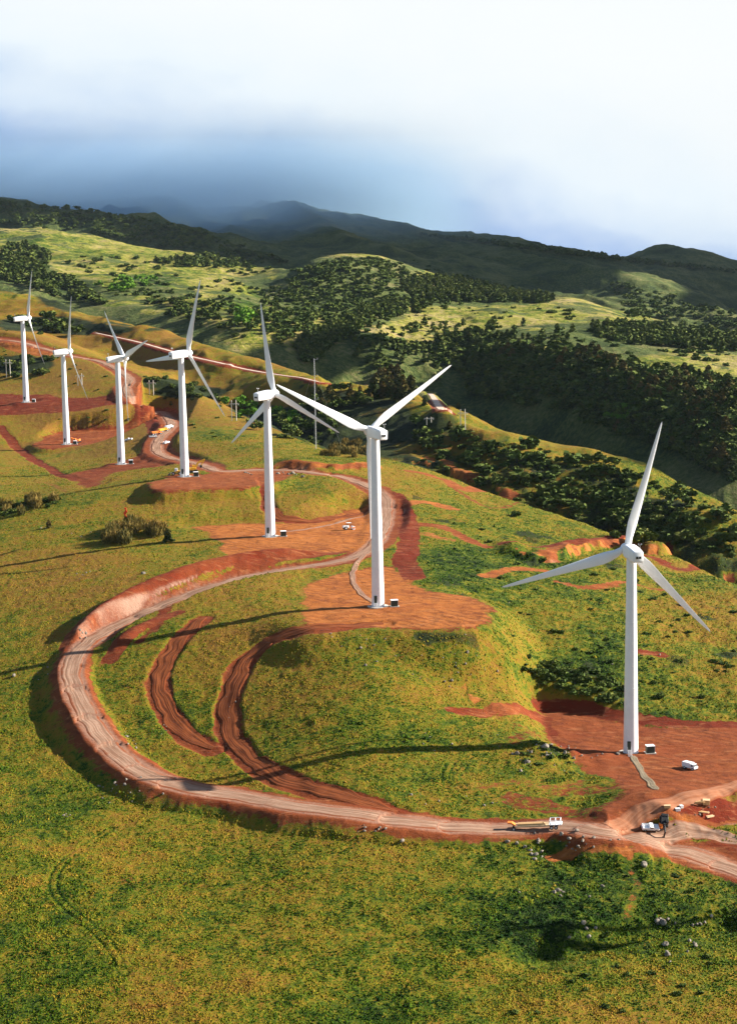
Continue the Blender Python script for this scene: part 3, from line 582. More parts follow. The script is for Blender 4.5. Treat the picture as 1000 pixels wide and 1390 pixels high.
M['wood'] = plain('sawn_timber', (.62, .38, .17), .8); M['tan'] = plain('tan_steel', (.72, .50, .28), .6); M['rock'] = plain('grey_lava_boulder', (.27, .225, .18), .95, var=.5, scale=.9); M['bark'] = plain('bark', (.10, .07, .045), .95)
M['polewood'] = plain('weathered_pole', (.55, .50, .42), .9); M['teal'] = plain('teal_cloth', (.03, .45, .33), .8)

# ------------------------------------------------------------------ ground sheets
idx = np.arange(NR*NC).reshape(NR, NC); quads = np.stack([idx[:-1, :-1], idx[:-1, 1:], idx[1:, 1:], idx[1:, :-1]], -1).reshape(-1, 4)
qy = GY[:-1, :-1].ravel(); L1 = np.broadcast_to(Yb+(Yd-Yb)*.36, Z.shape)[:-1, :-1].ravel(); L2 = np.broadcast_to(Ye+(Y1-Ye)*.4, Z.shape)[:-1, :-1].ravel()
VV = np.stack([GX, GY, Z], -1).reshape(-1, 3); mA = np.stack([DIRT, PALE, GREEN, FOR_SHADE], -1).reshape(-1, 4); mB = np.stack([RED, ORG, np.zeros_like(Z), np.ones_like(Z)], -1).reshape(-1, 4)
def sheet(name, mask, mat):
    q = quads[mask]; u, inv = np.unique(q, return_inverse=True); me = np_mesh(name, VV[u], inv.reshape(-1, 4), mat, True, {'maskA': mA[u], 'maskB': mB[u]})
    return tag(link(name, me), kind='structure')
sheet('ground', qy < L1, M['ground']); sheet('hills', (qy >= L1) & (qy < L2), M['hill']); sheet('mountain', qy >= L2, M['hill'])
def gz(x, y): return bil(Z, x, y)

# roads: strips lying on the graded ground
def strip(name, line, half, mat, lift=.10, nw=13, wob=.5, taper=0):
    lift *= .6; P = catmull(np.array(line)[:, :2], 3) if len(line) < 60 else np.array(line)[:, :2]
    hw = np.interp(np.linspace(0, 1, len(P)), np.linspace(0, 1, len(line)), half if np.ndim(half) else [half]*len(line))
    ii = np.arange(len(P)); hw = hw*(1 if not taper else np.clip(np.minimum(ii+1, len(P)-ii)/taper, .05, 1)**.5)
    d = np.gradient(P, axis=0); d /= np.linalg.norm(d, axis=1)[:, None]; nrm = np.stack([d[:, 1], -d[:, 0]], -1)
    L = np.r_[0, np.cumsum(np.linalg.norm(np.diff(P, axis=0), axis=1))]; V = []; A = []
    for i in range(len(P)):
        wl = hw[i]*(1+wob*.25*(vnoise(np.array([L[i]/5]), np.array([3.]))[0]-.5)*2); wr = hw[i]*(1+wob*.25*(vnoise(np.array([L[i]/5]), np.array([77.]))[0]-.5)*2)
        for j in range(nw):
            t = j/(nw-1); off = -wl+(wl+wr)*t; x, y = P[i]+nrm[i]*off; V.append((x, y, 0)); A.append((t, L[i]/10, 0, 1))
    V = np.array(V); V[:, 2] = gz(V[:, 0], V[:, 1])+lift*.5+V[:, 1]*.00012; jj = np.tile(np.arange(nw), len(P)); V[(jj == 0) | (jj == nw-1), 2] -= .15+V[(jj == 0) | (jj == nw-1), 1]*.0003
    n = len(P); I = np.arange(n*nw).reshape(n, nw); Fq = np.stack([I[:-1, :-1], I[:-1, 1:], I[1:, 1:], I[1:, :-1]], -1).reshape(-1, 4)
    if np.cross(V[I[0,1]]-V[I[0,0]], V[I[1,0]]-V[I[0,0]])[2] < 0: Fq = Fq[:, ::-1]
    # edges tucked into the ground so that the strip has no visible rim
    me = np_mesh(name, V, Fq, mat, True, {'lane': np.array(A)}); return tag(link(name, me), kind='structure')
def dense(line):
    P = np.array(line)[:, :4]; out = []
    for a, b in zip(P[:-1], P[1:]):
        n = max(1, int(np.linalg.norm(b[:2]-a[:2])/1.2)); out += [a+(b-a)*t for t in np.linspace(0, 1, n, endpoint=False)]
    out.append(P[-1]); return np.array(out)
rd = dense(roadline['main']); strip('gravel_road', rd, rd[:, 3]*.95, M['gravel'])
rd = dense(roadline['fork']); strip('gravel_road', rd, rd[:, 3], M['gravel'], .13)
rd = dense(roadline['upper']); strip('dirt_track', rd, rd[:, 3], M['pale_road'], .15)
rd = dense(roadline['ridge']); strip('paved_road', rd, rd[:, 3], M['pale_road'], .15)
def px_line(pl, hw): return dense(np.array([(*hitZ(px, py), hw) for px, py in pl]))
rd = px_line([(826,1122),(870,1103),(915,1088),(960,1075),(1010,1062)], 3); strip('dirt_track', rd, 3.0, M['earth_road'], .12)
for k_, hw_ in ((0, 3.4), (1, 3.6)):
    rd = px_line(STROKES[k_][0], hw_); strip('dirt_track', rd, hw_-.5, M['rut'], .16, wob=1.4, taper=10)
rd = px_line(STROKES[5][0][1:], 2.4); strip('dirt_track', rd, 2.2, M['rut'], .16, wob=1.5, taper=8)
rd = px_line([(496,752),(484,765),(478,778),(480,792),(490,806),(506,818)], 1.3); strip('gravel_path', rd, 1.25, M['gravel'], .16, taper=4)
rd = px_line([(388,722),(415,719),(450,712),(495,700)], 1.5); strip('gravel_path', rd, 1.3, M['gravel'], .16, taper=4)
rd = px_line([(858,1026),(866,1042),(878,1058),(890,1072)], 1.3); strip('gravel_path', rd, 1.2, M['path'], .16, wob=1.2, taper=5)
print('ground built', round(time.time()-T00, 1))
# ------------------------------------------------------------------ wind turbines (55 m hub height, 35 m blades)
tw = MB(); n = 40; rings = []
for z, r in ((-.6, 2.12), (0, 2.12), (.4, 2.05), (.41, 2.0), (10, 1.86), (18.0, 1.76), (18.02, 1.79), (18.2, 1.79), (18.22, 1.755), (30, 1.60), (36.0, 1.51), (36.02, 1.54), (36.2, 1.54), (36.22, 1.505), (45, 1.40), (53.2, 1.30)):
    rings.append([(r*math.cos(2*PI*i/n), r*math.sin(2*PI*i/n), z) for i in range(n)])
tower_me = tw.loft(rings).mesh('tower', M['white'], True)
ba = MB(); ba.loft([[(3.4*math.cos(2*PI*i/24), 3.4*math.sin(2*PI*i/24), z) for i in range(24)] for z in (-.9, .12)])
base_me = ba.mesh('foundation', M['concrete'])
dm = MB(); dm.box((-.75, -1.92, 2.6), (.95, .3, 2.3)).mesh; door_me = dm.mesh('door', M['green_box'], bevel=.04)
sm = MB()
for i in range(7): sm.box((-.75, -2.35-.28*i, 1.38-.19*i), (1.0, .3, .06))
for sx in (-.5, .5):
    sm.tube((-.75+sx, -2.1, 1.3), (-.75+sx, -4.2, .05), .05); sm.tube((-.75+sx, -2.1, 2.3), (-.75+sx, -4.2, 1.05), .03); sm.tube((-.75+sx, -4.2, .0), (-.75+sx, -4.2, 1.05), .03)
steps_me = sm.mesh('steps', M['steel'])
# nacelle: lofted rounded box along +Y (towards the rotor)
nm_ = MB(); rings = []
def rrect(w, h, y, zc, c=.35, k=4):
    pts = []
    for qx, qz, a0 in ((1,1,0),(-1,1,90),(-1,-1,180),(1,-1,270)):
        for i in range(k+1):
            a = math.radians(a0+90*i/k); pts.append(((w/2-c)*qx+c*math.cos(a), y, zc+(h/2-c)*qz+c*math.sin(a)))
    return pts
for y, w, h, zc in ((-5.75,2.4,2.6,.1),(-5.6,2.8,3.0,.05),(-3,3.1,3.4,.1),(0,3.2,3.5,.1),(1.8,3.2,3.4,.05),(2.6,3.0,3.1,0),(3.0,2.6,2.6,0)): rings.append(rrect(w, h, y, zc, .5 if w > 3 else .45))
nac_me = nm_.loft(rings).mesh('nacelle', M['white'], True)
vb = MB().box((-.35, -5.80, -.05), (.62, .12, .62)); vent1 = vb.mesh('vent', M['dark']); vent2 = MB().box((.42, -5.80, -.05), (.62, .12, .62)).mesh('vent', M['dark'])
wm = MB().tube((.6, -4.9, 1.8), (.6, -4.9, 3.3), .06).tube((.2, -4.9, 3.2), (1.0, -4.9, 3.2), .05).box((.2, -4.9, 3.38), (.16, .3, .3)).box((1.0, -4.9, 3.38), (.25, .25, .22)); wind_me = wm.mesh('wind_sensor', M['steel'])
hb = MB(); rings = []
for y, r in ((-1.0, 1.3), (-.8, 1.55), (.6, 1.6), (1.3, 1.35), (1.8, .95), (2.1, .45), (2.18, .05)): rings.append([(r*math.cos(2*PI*i/24), y, r*math.sin(2*PI*i/24)) for i in range(24)])
hub_me = hb.loft(rings).mesh('hub', M['white'], True)
# blade along +Z, chord along X, thickness along Y
bl = MB(); rings = []; L = 35.25
for z, ch, th, tw_, pre in ((.6,1.85,1.85,10,0),(1.6,1.85,1.85,10,0),(3.2,2.15,1.5,14,0),(5.2,2.85,1.0,15,0),(7.2,3.1,.80,13,0),(10,2.85,.62,10,.02),(14,2.4,.46,7,.08),(18,2.0,.34,5,.18),(22,1.66,.26,3.5,.3),(26,1.34,.20,2.3,.45),(30,1.02,.14,1.3,.64),(33,.74,.10,.6,.8),(34.6,.45,.07,.2,.9),(L,.08,.03,0,.95)):
    r = []
    for i in range(20):
        a = 2*PI*i/20; rnd = 1 if z < 2 else 0
        x = math.cos(a); xx = (x*.5)*ch + (0 if rnd else -.18*ch); t = math.sin(a)*th/2*(1 if rnd else (1.0+.55*x)*.82)
        t_ = math.radians(tw_+4); r.append((xx*math.cos(t_)-t*math.sin(t_), xx*math.sin(t_)+t*math.cos(t_)+pre, z))
    rings.append(r)
blade_me = bl.loft(rings).mesh('blade', M['blade'], True)
TL = ['nearest white wind turbine, on the wide red pad at right beside a parked white truck',
      'white wind turbine on the orange pad inside the road bend, two blades in a V',
      'white wind turbine on the orange terrace with one blade pointing straight up',
      'white wind turbine on a raised earth shelf with yellow machines at its foot',
      'white wind turbine with a grey upper blade and one blade hanging down beside its tower',
      'white wind turbine above a red cut bank with an orange excavator at its foot',
      'farthest white wind turbine, highest on the slope at the far left']
TL.append('white wind turbine beyond the right edge, its shadow crossing the lower right grass'); x8, y8 = 165.0, 397.0; TP = np.vstack([TP, (x8, y8, float(gz(x8, y8)))]); TURB.append((0, 0, y8, -10, 40))
for i, (px, py, D, adeg, ph) in enumerate(TURB):
    x, y, z = TP[i]; t = empty('wind_turbine', (x, y, z)); t.scale = (1.037,)*3; tag(t, TL[i], 'wind turbine', 'wind turbines along the ridge road')
    link('foundation', base_me, t); tower = link('tower', tower_me, t); link('door', door_me, tower); link('steps', steps_me, tower)
    a = math.radians(adeg); tau = math.radians(4.5); ax = Vector((math.sin(a)*math.cos(tau), math.cos(a)*math.cos(tau), math.sin(tau))); side = Vector((math.cos(a), -math.sin(a), 0)); upv = side.cross(ax)
    Rn = Matrix((side, ax, upv)).transposed().to_4x4(); top = Vector((0, 0, 55.0))
    na = link('nacelle', nac_me, t, mat4=Matrix.Translation(top)@Rn)
    link('vent', vent1, na); link('vent', vent2, na); link('wind_sensor', wind_me, na)
    hc = top+ax*4.1; link('hub', hub_me, t, mat4=Matrix.Translation(hc)@Rn)
    for k in range(3):
        f = math.radians(ph+120*k); rdir = upv*math.cos(f)+side*math.sin(f); cdir = ax.cross(rdir)
        Rb = Matrix((cdir, ax, rdir)).transposed().to_4x4(); link('blade', blade_me, t, mat4=Matrix.Translation(hc)@Rb)

# ------------------------------------------------------------------ camera, light, sky
cd = bpy.data.cameras.new('camera'); cam = bpy.data.objects.new('camera', cd); COL.objects.link(cam); scene.camera = cam
cd.sensor_fit = 'VERTICAL'; cd.sensor_height = 24.0; cd.lens = 24.0*F/1390; cd.clip_start = 1; cd.clip_end = 60000
cam.matrix_world = Matrix.Translation((0, 0, CZ))@Matrix((Vector(_rt), Vector(_up), Vector(-_fw))).transposed().to_4x4()
SAZ = math.radians(79); SEL = math.radians(25)
sd_ = Vector((math.sin(SAZ)*math.cos(SEL), math.cos(SAZ)*math.cos(SEL), math.sin(SEL)))
sl_ = bpy.data.lights.new('sun', 'SUN'); sl_.energy = 5.0; sl_.angle = math.radians(.5); sl_.color = (1, .93, .82)
so = bpy.data.objects.new('sun', sl_); COL.objects.link(so); so.rotation_euler = sd_.to_track_quat('Z', 'Y').to_euler()
w = bpy.data.worlds.new('World'); scene.world = w; w.use_nodes = True; nt = w.node_tree; T = NT(nt); bg = nt.nodes['Background']
sky = T.n('ShaderNodeTexSky', sky_type='NISHITA', sun_disc=False, sun_elevation=SEL, sun_rotation=SAZ, altitude=600); 
bg.inputs['Strength'].default_value = .052
tc = T.n('ShaderNodeTexCoord'); D_ = tc.outputs['Generated']; sx = T.n('ShaderNodeSeparateXYZ'); T.l(D_, sx.inputs[0])
X_, Y_, Z_ = sx.outputs
az = T.math('ARCTAN2', X_, Y_); el = T.math('ARCSINE', Z_)
sc1 = T.n('ShaderNodeMapping'); sc1.inputs['Scale'].default_value = (1, 1, 1.7); T.l(D_, sc1.inputs['Vector'])
n1 = T.noise(sc1.outputs[0], 7.0, 4, .5, .3); n2 = T.noise(sc1.outputs[0], 22.0, 4, .5, .2)
nn_ = T.math('ADD', T.math('MULTIPLY', T.math('SUBTRACT', n1, .5), 1.0), T.math('MULTIPLY', T.math('SUBTRACT', n2, .5), .3))
# cloud bank on the mountain: dark blue belly low on the left, white above and to the right
belly = T.math('ADD', el, T.math('MULTIPLY', az, .23)); belly = T.math('ADD', belly, T.math('MULTIPLY', nn_, .10))
EXP = 1.5; K = 1/(.052*2**EXP)
def k3(c): return tuple(((v/255)**2.2)*K for v in c)
cl = T.cramp(T.ramp(belly, -.05, .15), [(0, tuple(v/K/8 for v in k3((84, 110, 168)))), (.22, tuple(v/K/8 for v in k3((122, 152, 208)))), (.36, tuple(v/K/8 for v in k3((172, 198, 238)))), (.50, tuple(v/K/8 for v in k3((216, 232, 250)))), (.68, tuple(v/K/8 for v in k3((238, 248, 255)))), (1, tuple(v/K/8 for v in k3((250, 254, 255))))])
cs = T.n('ShaderNodeVectorMath', operation='SCALE'); T.l(cl, cs.inputs[0]); cs.inputs['Scale'].default_value = 8*K
bank = T.math('MULTIPLY', T.ramp(T.math('ADD', el, T.math('MULTIPLY', nn_, .25)), .17, .30, 1, 0), T.ramp(T.math('ABSOLUTE', az), .36, .65, 1, 0))
T.l(T.mix(bank, sky.outputs[0], cs.outputs[0]), bg.inputs['Color'])
vs = scene.view_settings; vs.view_transform = 'Standard'; vs.look = 'None'; vs.gamma = 1; vs.use_curve_mapping = False; vs.exposure = EXP
scene.cycles.use_denoising = DENOISE; scene.cycles.max_bounces = 4; scene.cycles.diffuse_bounces = 2; scene.cycles.glossy_bounces = 2; scene.cycles.transparent_max_bounces = 8; scene.cycles.volume_bounces = 3
print('lit', round(time.time()-T00, 1))
# ------------------------------------------------------------------ grass tussocks (uncountable)
def place(px, py):
    h = hitZ(px, py); return None if h is None else (h[0], h[1], float(gz(h[0], h[1])))
HAZE = 7e-6
N = 480000
r0, r1 = int(np.searchsorted(YR, 300)), int(np.searchsorted(YR, 1000))
ri = rng.uniform(r0, r1, N); si = rng.uniform(-.235, .235, N); yy = np.interp(ri, np.arange(NR), YR); xx = yy*si
dd = bil(DIRT, xx, yy); gg = bil(GREEN, xx, yy); ff = bil(FOR_SHADE, xx, yy)
keep = (dd < .22) & (rng.random(N) < .35+.65*sstep(.35, .65, vnoise(xx/4.5, yy/4.5, 9)*.6+vnoise(xx/1.7, yy/1.7, 10)*.4)) & (rng.random(N) < .55+.6*gg)
xx, yy, gg, ff = xx[keep], yy[keep], gg[keep], ff[keep]; N = len(xx); zz = gz(xx, yy)
wd = rng.uniform(.10, .28, N)*(1+yy/1500)*(1+1.3*(rng.random(N) < .04)*sstep(.4, .7, gg)); hh = wd*rng.uniform(.6, 1.2, N)
k = 5; ang = rng.uniform(0, 2*PI, N)[:, None]+np.arange(k)[None]*2*PI/k+rng.uniform(-.4, .4, (N, k)); rad = wd[:, None]*rng.uniform(.55, 1.1, (N, k))
V = np.zeros((N, k+2, 3)); V[:, :k, 0] = xx[:, None]+rad*np.cos(ang); V[:, :k, 1] = yy[:, None]+rad*np.sin(ang); V[:, :k, 2] = zz[:, None]-.12+hh[:, None]*rng.uniform(.0, .5, (N, k))
for q in (0, 1):
    V[:, k+q, 0] = xx+rng.uniform(-.4, .4, N)*wd; V[:, k+q, 1] = yy+rng.uniform(-.4, .4, N)*wd; V[:, k+q, 2] = zz+hh*rng.uniform(.7, 1.1, N)
tri = np.array([(0,1,5),(1,2,6),(2,3,6),(3,4,5),(4,0,5),(1,6,5),(3,5,6)]); Fc = (np.arange(N)[:, None, None]*(k+2)+tri[None]).reshape(-1, 3)
tt = np.clip(gg*1.05+.13+rng.normal(0, .12, N)+.5*(vnoise(xx/6, yy/6, 77)-.5)+.4*(vnoise(xx/2.2, yy/2.2, 78)-.5), 0, 1); att = np.repeat(tt[:, None], k+2, 1); att[:, :k] -= .0
m, nt, b = newmat('tussock_grass'); T = NT(nt); at = T.n('ShaderNodeAttribute', attribute_name='tint')
T.l(T.cramp(at.outputs['Fac'], [(0, (.22, .10, .018)), (.25, (.25, .145, .014)), (.45, (.18, .155, .009)), (.65, (.07, .11, .003)), (.85, (.026, .066, .002)), (1, (.006, .024, .001))]), b.inputs['Base Color']); b.inputs['Roughness'].default_value = .9; b.inputs['Specular IOR Level'].default_value = .1; M['tuft'] = m
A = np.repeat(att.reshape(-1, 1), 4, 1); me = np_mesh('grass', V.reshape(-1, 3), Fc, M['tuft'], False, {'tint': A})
tag(link('grass', me), 'tussocks of green and dry gold grass covering the open slopes', 'grass', kind='stuff')
print('grass', N, round(time.time()-T00, 1))

# ------------------------------------------------------------------ trees and shrubs
M['ironwood'] = foliage_material('ironwood_needles', [(.2, (.018, .030, .008)), (.45, (.045, .065, .014)), (.62, (.10, .095, .022)), (.85, (.20, .12, .035))])
M['woods'] = foliage_material('forest_needles', [(.2, (.020, .040, .009)), (.45, (.055, .090, .017)), (.65, (.11, .14, .028)), (.9, (.19, .19, .05))])
M['leaf'] = foliage_material('shrub_leaves', [(.2, (.022, .044, .007)), (.45, (.055, .090, .013)), (.65, (.10, .13, .02)), (.9, (.18, .17, .035))])
M['bright'] = foliage_material('fresh_leaves', [(.2, (.06, .16, .008)), (.5, (.09, .20, .012)), (.9, (.17, .30, .03))])
M['brush'] = foliage_material('reed_brush', [(.2, (.03, .03, .008)), (.45, (.09, .08, .016)), (.65, (.20, .14, .03)), (.9, (.38, .23, .06))])
def crown_arr(kind, n, seed):
    """clumps of small leaf quads through the crown volume; unit height"""
    g = np.random.default_rng(seed); P = []; Sz = []
    for i in range(n):
        if kind == 'cone':
            h = g.random()**.8; r = (.27*(1-h)**.75+.02)*(g.random()**.45)*(1+.35*math.sin(7*h+seed)); a = g.random()*2*PI; P.append((r*math.cos(a), r*math.sin(a), .10+.90*h)); Sz.append((.055+.05*g.random())*(1.25-.6*h))
        elif kind == 'round':
            lob = g.integers(0, 7); c = np.random.default_rng(seed*31+lob).normal(0, 1, 3)*(.24, .24, .10)+(0, 0, .55); v = g.normal(0, 1, 3); v /= np.linalg.norm(v); P.append(tuple(c+v*(.24, .24, .22)*g.random()**.3)); Sz.append(.06+.06*g.random())
        elif kind == 'bush':
            lob = g.integers(0, 6); q = np.random.default_rng(seed*17+lob); c = np.array((q.uniform(-.55, .55), q.uniform(-.4, .4), q.uniform(.2, .5))); v = g.normal(0, 1, 3); v /= np.linalg.norm(v); p = c+v*(.36, .32, .34)*g.random()**.3; P.append((p[0], p[1], abs(p[2]))); Sz.append(.07+.08*g.random())
        else:  # reed brush: upright stalks
            a = g.random()*2*PI; r = .75*g.random()**.5; P.append((r*math.cos(a), r*.55*math.sin(a), g.random()**.7*(1-.45*r)*(.7+.4*g.random()))); Sz.append(.05+.05*g.random())
    P = np.array(P); Sz = np.array(Sz); n = len(P); q = np.zeros((n, 4, 3))
    u = g.normal(0, 1, (n, 3)); u /= np.linalg.norm(u, axis=1)[:, None]; w = np.cross(u, g.normal(0, 1, (n, 3))); w /= np.linalg.norm(w, axis=1)[:, None]
    if kind == 'brush': u = u*.3; w = np.c_[g.normal(0, .25, (n, 2)), np.ones(n)]*2.2
    if kind == 'cone': w[:, 2] *= .5
    q[:, 0] = P-u*Sz[:, None]*.6-w*Sz[:, None]; q[:, 1] = P+u*Sz[:, None]-w*Sz[:, None]*.4; q[:, 2] = P+u*Sz[:, None]*.5+w*Sz[:, None]*1.1; q[:, 3] = P-u*Sz[:, None]*.9+w*Sz[:, None]*.5
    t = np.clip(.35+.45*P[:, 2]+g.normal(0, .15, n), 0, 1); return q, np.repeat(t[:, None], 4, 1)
def crown_mesh(kind, n, seed, mat, height=1.0, width=1.0):
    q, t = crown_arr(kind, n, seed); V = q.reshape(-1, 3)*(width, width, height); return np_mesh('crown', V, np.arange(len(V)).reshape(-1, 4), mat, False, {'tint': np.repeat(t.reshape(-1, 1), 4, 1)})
def trunk_mesh(h, r, kind):
    b = MB(); b.tube((0, 0, -.4), (0, 0, h*.5), r, r*.65, 7); b.tube((0, 0, h*.5), (.02*h, 0, h*.88), r*.65, r*.2, 6)
    for i in range(5):
        a = i*2.4; z = h*(.28+.11*i); l = h*(.24 if kind != 'cone' else .15); b.tube((0, 0, z), (math.cos(a)*l, math.sin(a)*l, z+l*.6), r*.4, r*.12, 5)
    return b.mesh('trunk', M['bark'], True)
KINDS = {}   # kind -> (name, list of (crown, trunk)), unit sizes in metres at scale 1
def mkkind(key, name, shape, n, mat, h, w, cat):
    KINDS[key] = (name, [(crown_mesh(shape, n, 100*i+len(key), mat, h, w), trunk_mesh(h, .035*h*.6, shape)) for i in range(4)], cat)
mkkind('iron', 'ironwood_tree', 'cone', 520, M['ironwood'], 10, 13, 'tree'); mkkind('round', 'broadleaf_tree', 'round', 480, M['leaf'], 8, 11, 'tree')
mkkind('bright', 'young_tree', 'round', 360, M['bright'], 7, 7.5, 'tree'); mkkind('shrub', 'shrub', 'bush', 420, M['leaf'], 3.2, 4.2, 'shrub'); mkkind('brush', 'brush_clump', 'brush', 620, M['brush'], 5.5, 6.5, 'shrub')
TREES = []   # px, py, kind, scale, label key
def scatter(poly, n, kinds, smin, smax, lab, grp, seed, minsep=0):
    g = np.random.default_rng(seed); P = np.array(poly, float); lo, hi = P.min(0), P.max(0); c = 0; tries = 0
    while c < n and tries < n*30:
        tries += 1; x, y = g.uniform(lo[0], hi[0]), g.uniform(lo[1], hi[1])
        if poly_sd(np.array([x]), np.array([y]), P)[0] > 0: continue
        h = place(x, y)
        if h is None or h[1] < 250: continue
        if float(bil(DIRT, h[0], h[1])) > .3: continue
        TREES.append((h, kinds[g.integers(len(kinds))], g.uniform(smin, smax), lab, grp)); c += 1
scatter([(502,545),(505,515),(525,505),(545,512),(565,530),(570,544)], 34, ['iron'], .7, 1.35, 'tall rusty-green ironwood in the dense stand beside the ridge road', 'ironwoods beside the ridge road', 1)
scatter([(410,560),(425,532),(470,530),(502,535),(505,548),(450,558)], 34, ['iron','round'], .5, .9, 'low olive ironwood in the grove left of the ridge road stand', 'trees of the olive grove', 2)
scatter([(435,622),(440,606),(470,600),(505,606),(505,622)], 26, ['brush'], .6, .95, 'golden brush clump above the red bank behind the V-bladed turbine', 'golden brush above the red bank', 3)
scatter([(140,738),(148,712),(185,708),(212,720),(218,737)], 16, ['brush'], .75, 1.15, 'clump of dark reedy brush in the lone thicket on the dry slope at left', 'reedy brush of the lone thicket', 4)
TREES.append((place(228,736), 'iron', .55, 'small pointed conifer standing alone right of the reedy thicket on the dry slope', None))
TREES.append((place(67,717), 'iron', .36, 'tiny dark tree on the dry slope left of the reedy thicket', None))
scatter([(0,702),(0,690),(60,675),(92,678),(60,690),(10,704)], 18, ['shrub','brush'], .6, 1.0, 'dark shrub in the row along the left edge of the field', 'shrubs along the left field edge', 5)
scatter([(0,505),(0,486),(30,484),(62,496),(62,508),(20,512)], 14, ['shrub'], 1.0, 1.7, 'dark shrub in the hollow behind the farthest turbine', 'shrubs in the hollow at far left', 6)
scatter([(45,478),(60,468),(85,482),(70,492)], 6, ['shrub'], .8, 1.2, 'dark shrub beside the red haul road between the two farthest turbines', 'shrubs beside the haul road', 7)
scatter([(15,450),(20,430),(60,425),(110,442),(140,455),(110,462),(60,455)], 26, ['round','shrub'], .9, 1.5, 'dark green tree in the ravine row behind the farthest turbines', 'trees in the ravine row', 8)
scatter([(190,515),(230,508),(275,528),(300,545),(270,545),(220,528)], 20, ['shrub'], .8, 1.5, 'olive shrub in the gully behind the shelf turbine', 'shrubs in the gully', 9)
scatter([(300,545),(330,545),(350,560),(345,572),(320,566)], 7, ['bright'], .8, 1.1, 'fresh green tree in the gully left of the straight-up blade', 'fresh green gully trees', 10)
scatter([(375,560),(400,566),(415,590),(400,592),(378,575)], 9, ['bright'], .7, 1.1, 'fresh green tree in the gully right of the straight-up blade', 'fresh green trees right of the blade', 11)
scatter([(330,575),(420,560),(460,575),(440,605),(380,600)], 26, ['shrub','round'], .6, 1.1, 'dark shrub on the shaded gully flank below the met mast', 'shaded shrubs by the met mast', 12)
scatter([(190,432),(215,424),(330,440),(340,462),(240,440)], 10, ['shrub'], 1, 1.6, 'shrub on the brown bank above the upper track', 'shrubs on the brown bank', 13)
for q in ((533,543),(538,552),(576,550),(610,582),(622,556),(660,563)): TREES.append((place(*q), 'iron', .5, 'small conifer standing apart on the ridge beside the pale ridge road', 'lone conifers on the ridge'))
scatter([(560,620),(640,600),(760,625),(860,660),(980,745),(880,735),(800,705),(720,680),(640,655)], 120, ['shrub'], .45, 1.0, 'low scrub bush on the green hillside behind the nearest turbine', 'scrub on the green hillside', 14)
scatter([(830,690),(880,700),(960,745),(900,745),(850,735)], 30, ['round','shrub'], .55, .9, 'dark bush in the shaded gully behind the nearest turbine hub', 'bushes in the shaded gully', 15)
TREES.append((place(858,655), 'round', .85, 'rounded olive tree on the crest of the green hillside behind the nearest turbine', None))
for q in ((700,700,.9),(838,730,1.3),(870,735,1.2),(897,948,.75),(735,915,.8),(750,908,.9),(765,915,.8)): TREES.append((place(q[0], q[1]), 'shrub', q[2], 'low green shrub on the open slope around the nearest turbine', 'shrubs on the open slope'))
scatter([(815,560),(840,545),(870,535),(880,560),(850,585),(820,580)], 7, ['bright'], 1.0, 1.7, 'bright green tree low in the dark valley beside the nearest turbine upper blade', 'bright trees in the dark valley', 16)
# far woodland
scatter([(585,470),(640,452),(700,470),(780,478),(860,500),(1000,520),(1000,650),(960,640),(900,560),(830,520),(740,500),(660,500),(600,500)], 1500, ['iron','round','round','shrub'], .6, 1.5, 'w', 'w', 21)
scatter([(600,378),(640,380),(680,392),(760,408),(740,412),(660,410),(600,412),(560,405),(540,385)], 700, ['iron'], .8, 1.2, 'w', 'w', 22)
scatter([(400,470),(440,440),(480,425),(540,408),(600,410),(560,425),(500,440),(450,470),(420,500)], 420, ['iron','round'], .7, 1.1, 'w', 'w', 23)
scatter([(340,440),(380,385),(430,355),(500,350),(540,365),(520,400),(440,430),(380,470)], 330, ['shrub','round'], .7, 1.1, 'w', 'w', 24)
scatter([(620,500),(740,500),(830,530),(900,570),(990,650),(860,600),(760,560),(640,540)], 260, ['round','iron'], .8, 1.2, 'w', 'w', 25)
scatter([(480,460),(560,470),(600,480),(600,520),(540,510),(480,490)], 60, ['round','iron'], .6, 1.0, 'w', 'w', 26)
scatter([(800,445),(900,440),(1000,455),(1000,480),(900,470),(820,465)], 300, ['iron','round'], .8, 1.2, 'w', 'w', 27)
scatter([(0,340),(30,330),(70,345),(60,375),(100,380),(140,415),(100,410),(0,380)], 330, ['round','iron'], .8, 1.3, 'w', 'w', 28)
scatter([(70,350),(330,350),(380,400),(330,440),(150,410),(80,380)], 200, ['shrub'], .8, 1.8, 'w', 'w', 29)
scatter([(210,355),(300,345),(345,355),(340,365),(240,362)], 130, ['iron','round'], .7, 1.1, 'w', 'w', 30)
scatter([(220,405),(330,420),(340,450),(280,440),(200,425)], 90, ['shrub','round'], .8, 1.2, 'w', 'w', 31)
scatter([(320,425),(345,430),(340,445),(325,440)], 12, ['bright'], 1.2, 1.8, 'w', 'w', 32)
scatter([(130,390),(180,375),(220,380),(170,400)], 30, ['bright'], .8, 1.3, 'w', 'w', 33)
scatter([(500,425),(560,440),(700,440),(860,460),(600,465),(520,455)], 70, ['iron','shrub'], .7, 1.2, 'w', 'w', 34)
scatter([(0,275),(120,285),(250,310),(400,360),(300,350),(100,315),(0,305)], 350, ['round'], .9, 1.5, 'w', 'w', 35)
scatter([(560,318),(700,332),(840,350),(1000,368),(1000,372),(840,356),(700,338)], 260, ['round'], .9, 1.5, 'w', 'w', 36)
scatter([(0,440),(330,560),(330,600),(0,560)], 40, ['shrub'], .3, .6, 'w', 'w', 37)
scatter([(600,700),(1000,820),(1000,960),(700,900)], 70, ['shrub'], .22, .55, 'w', 'w', 38)
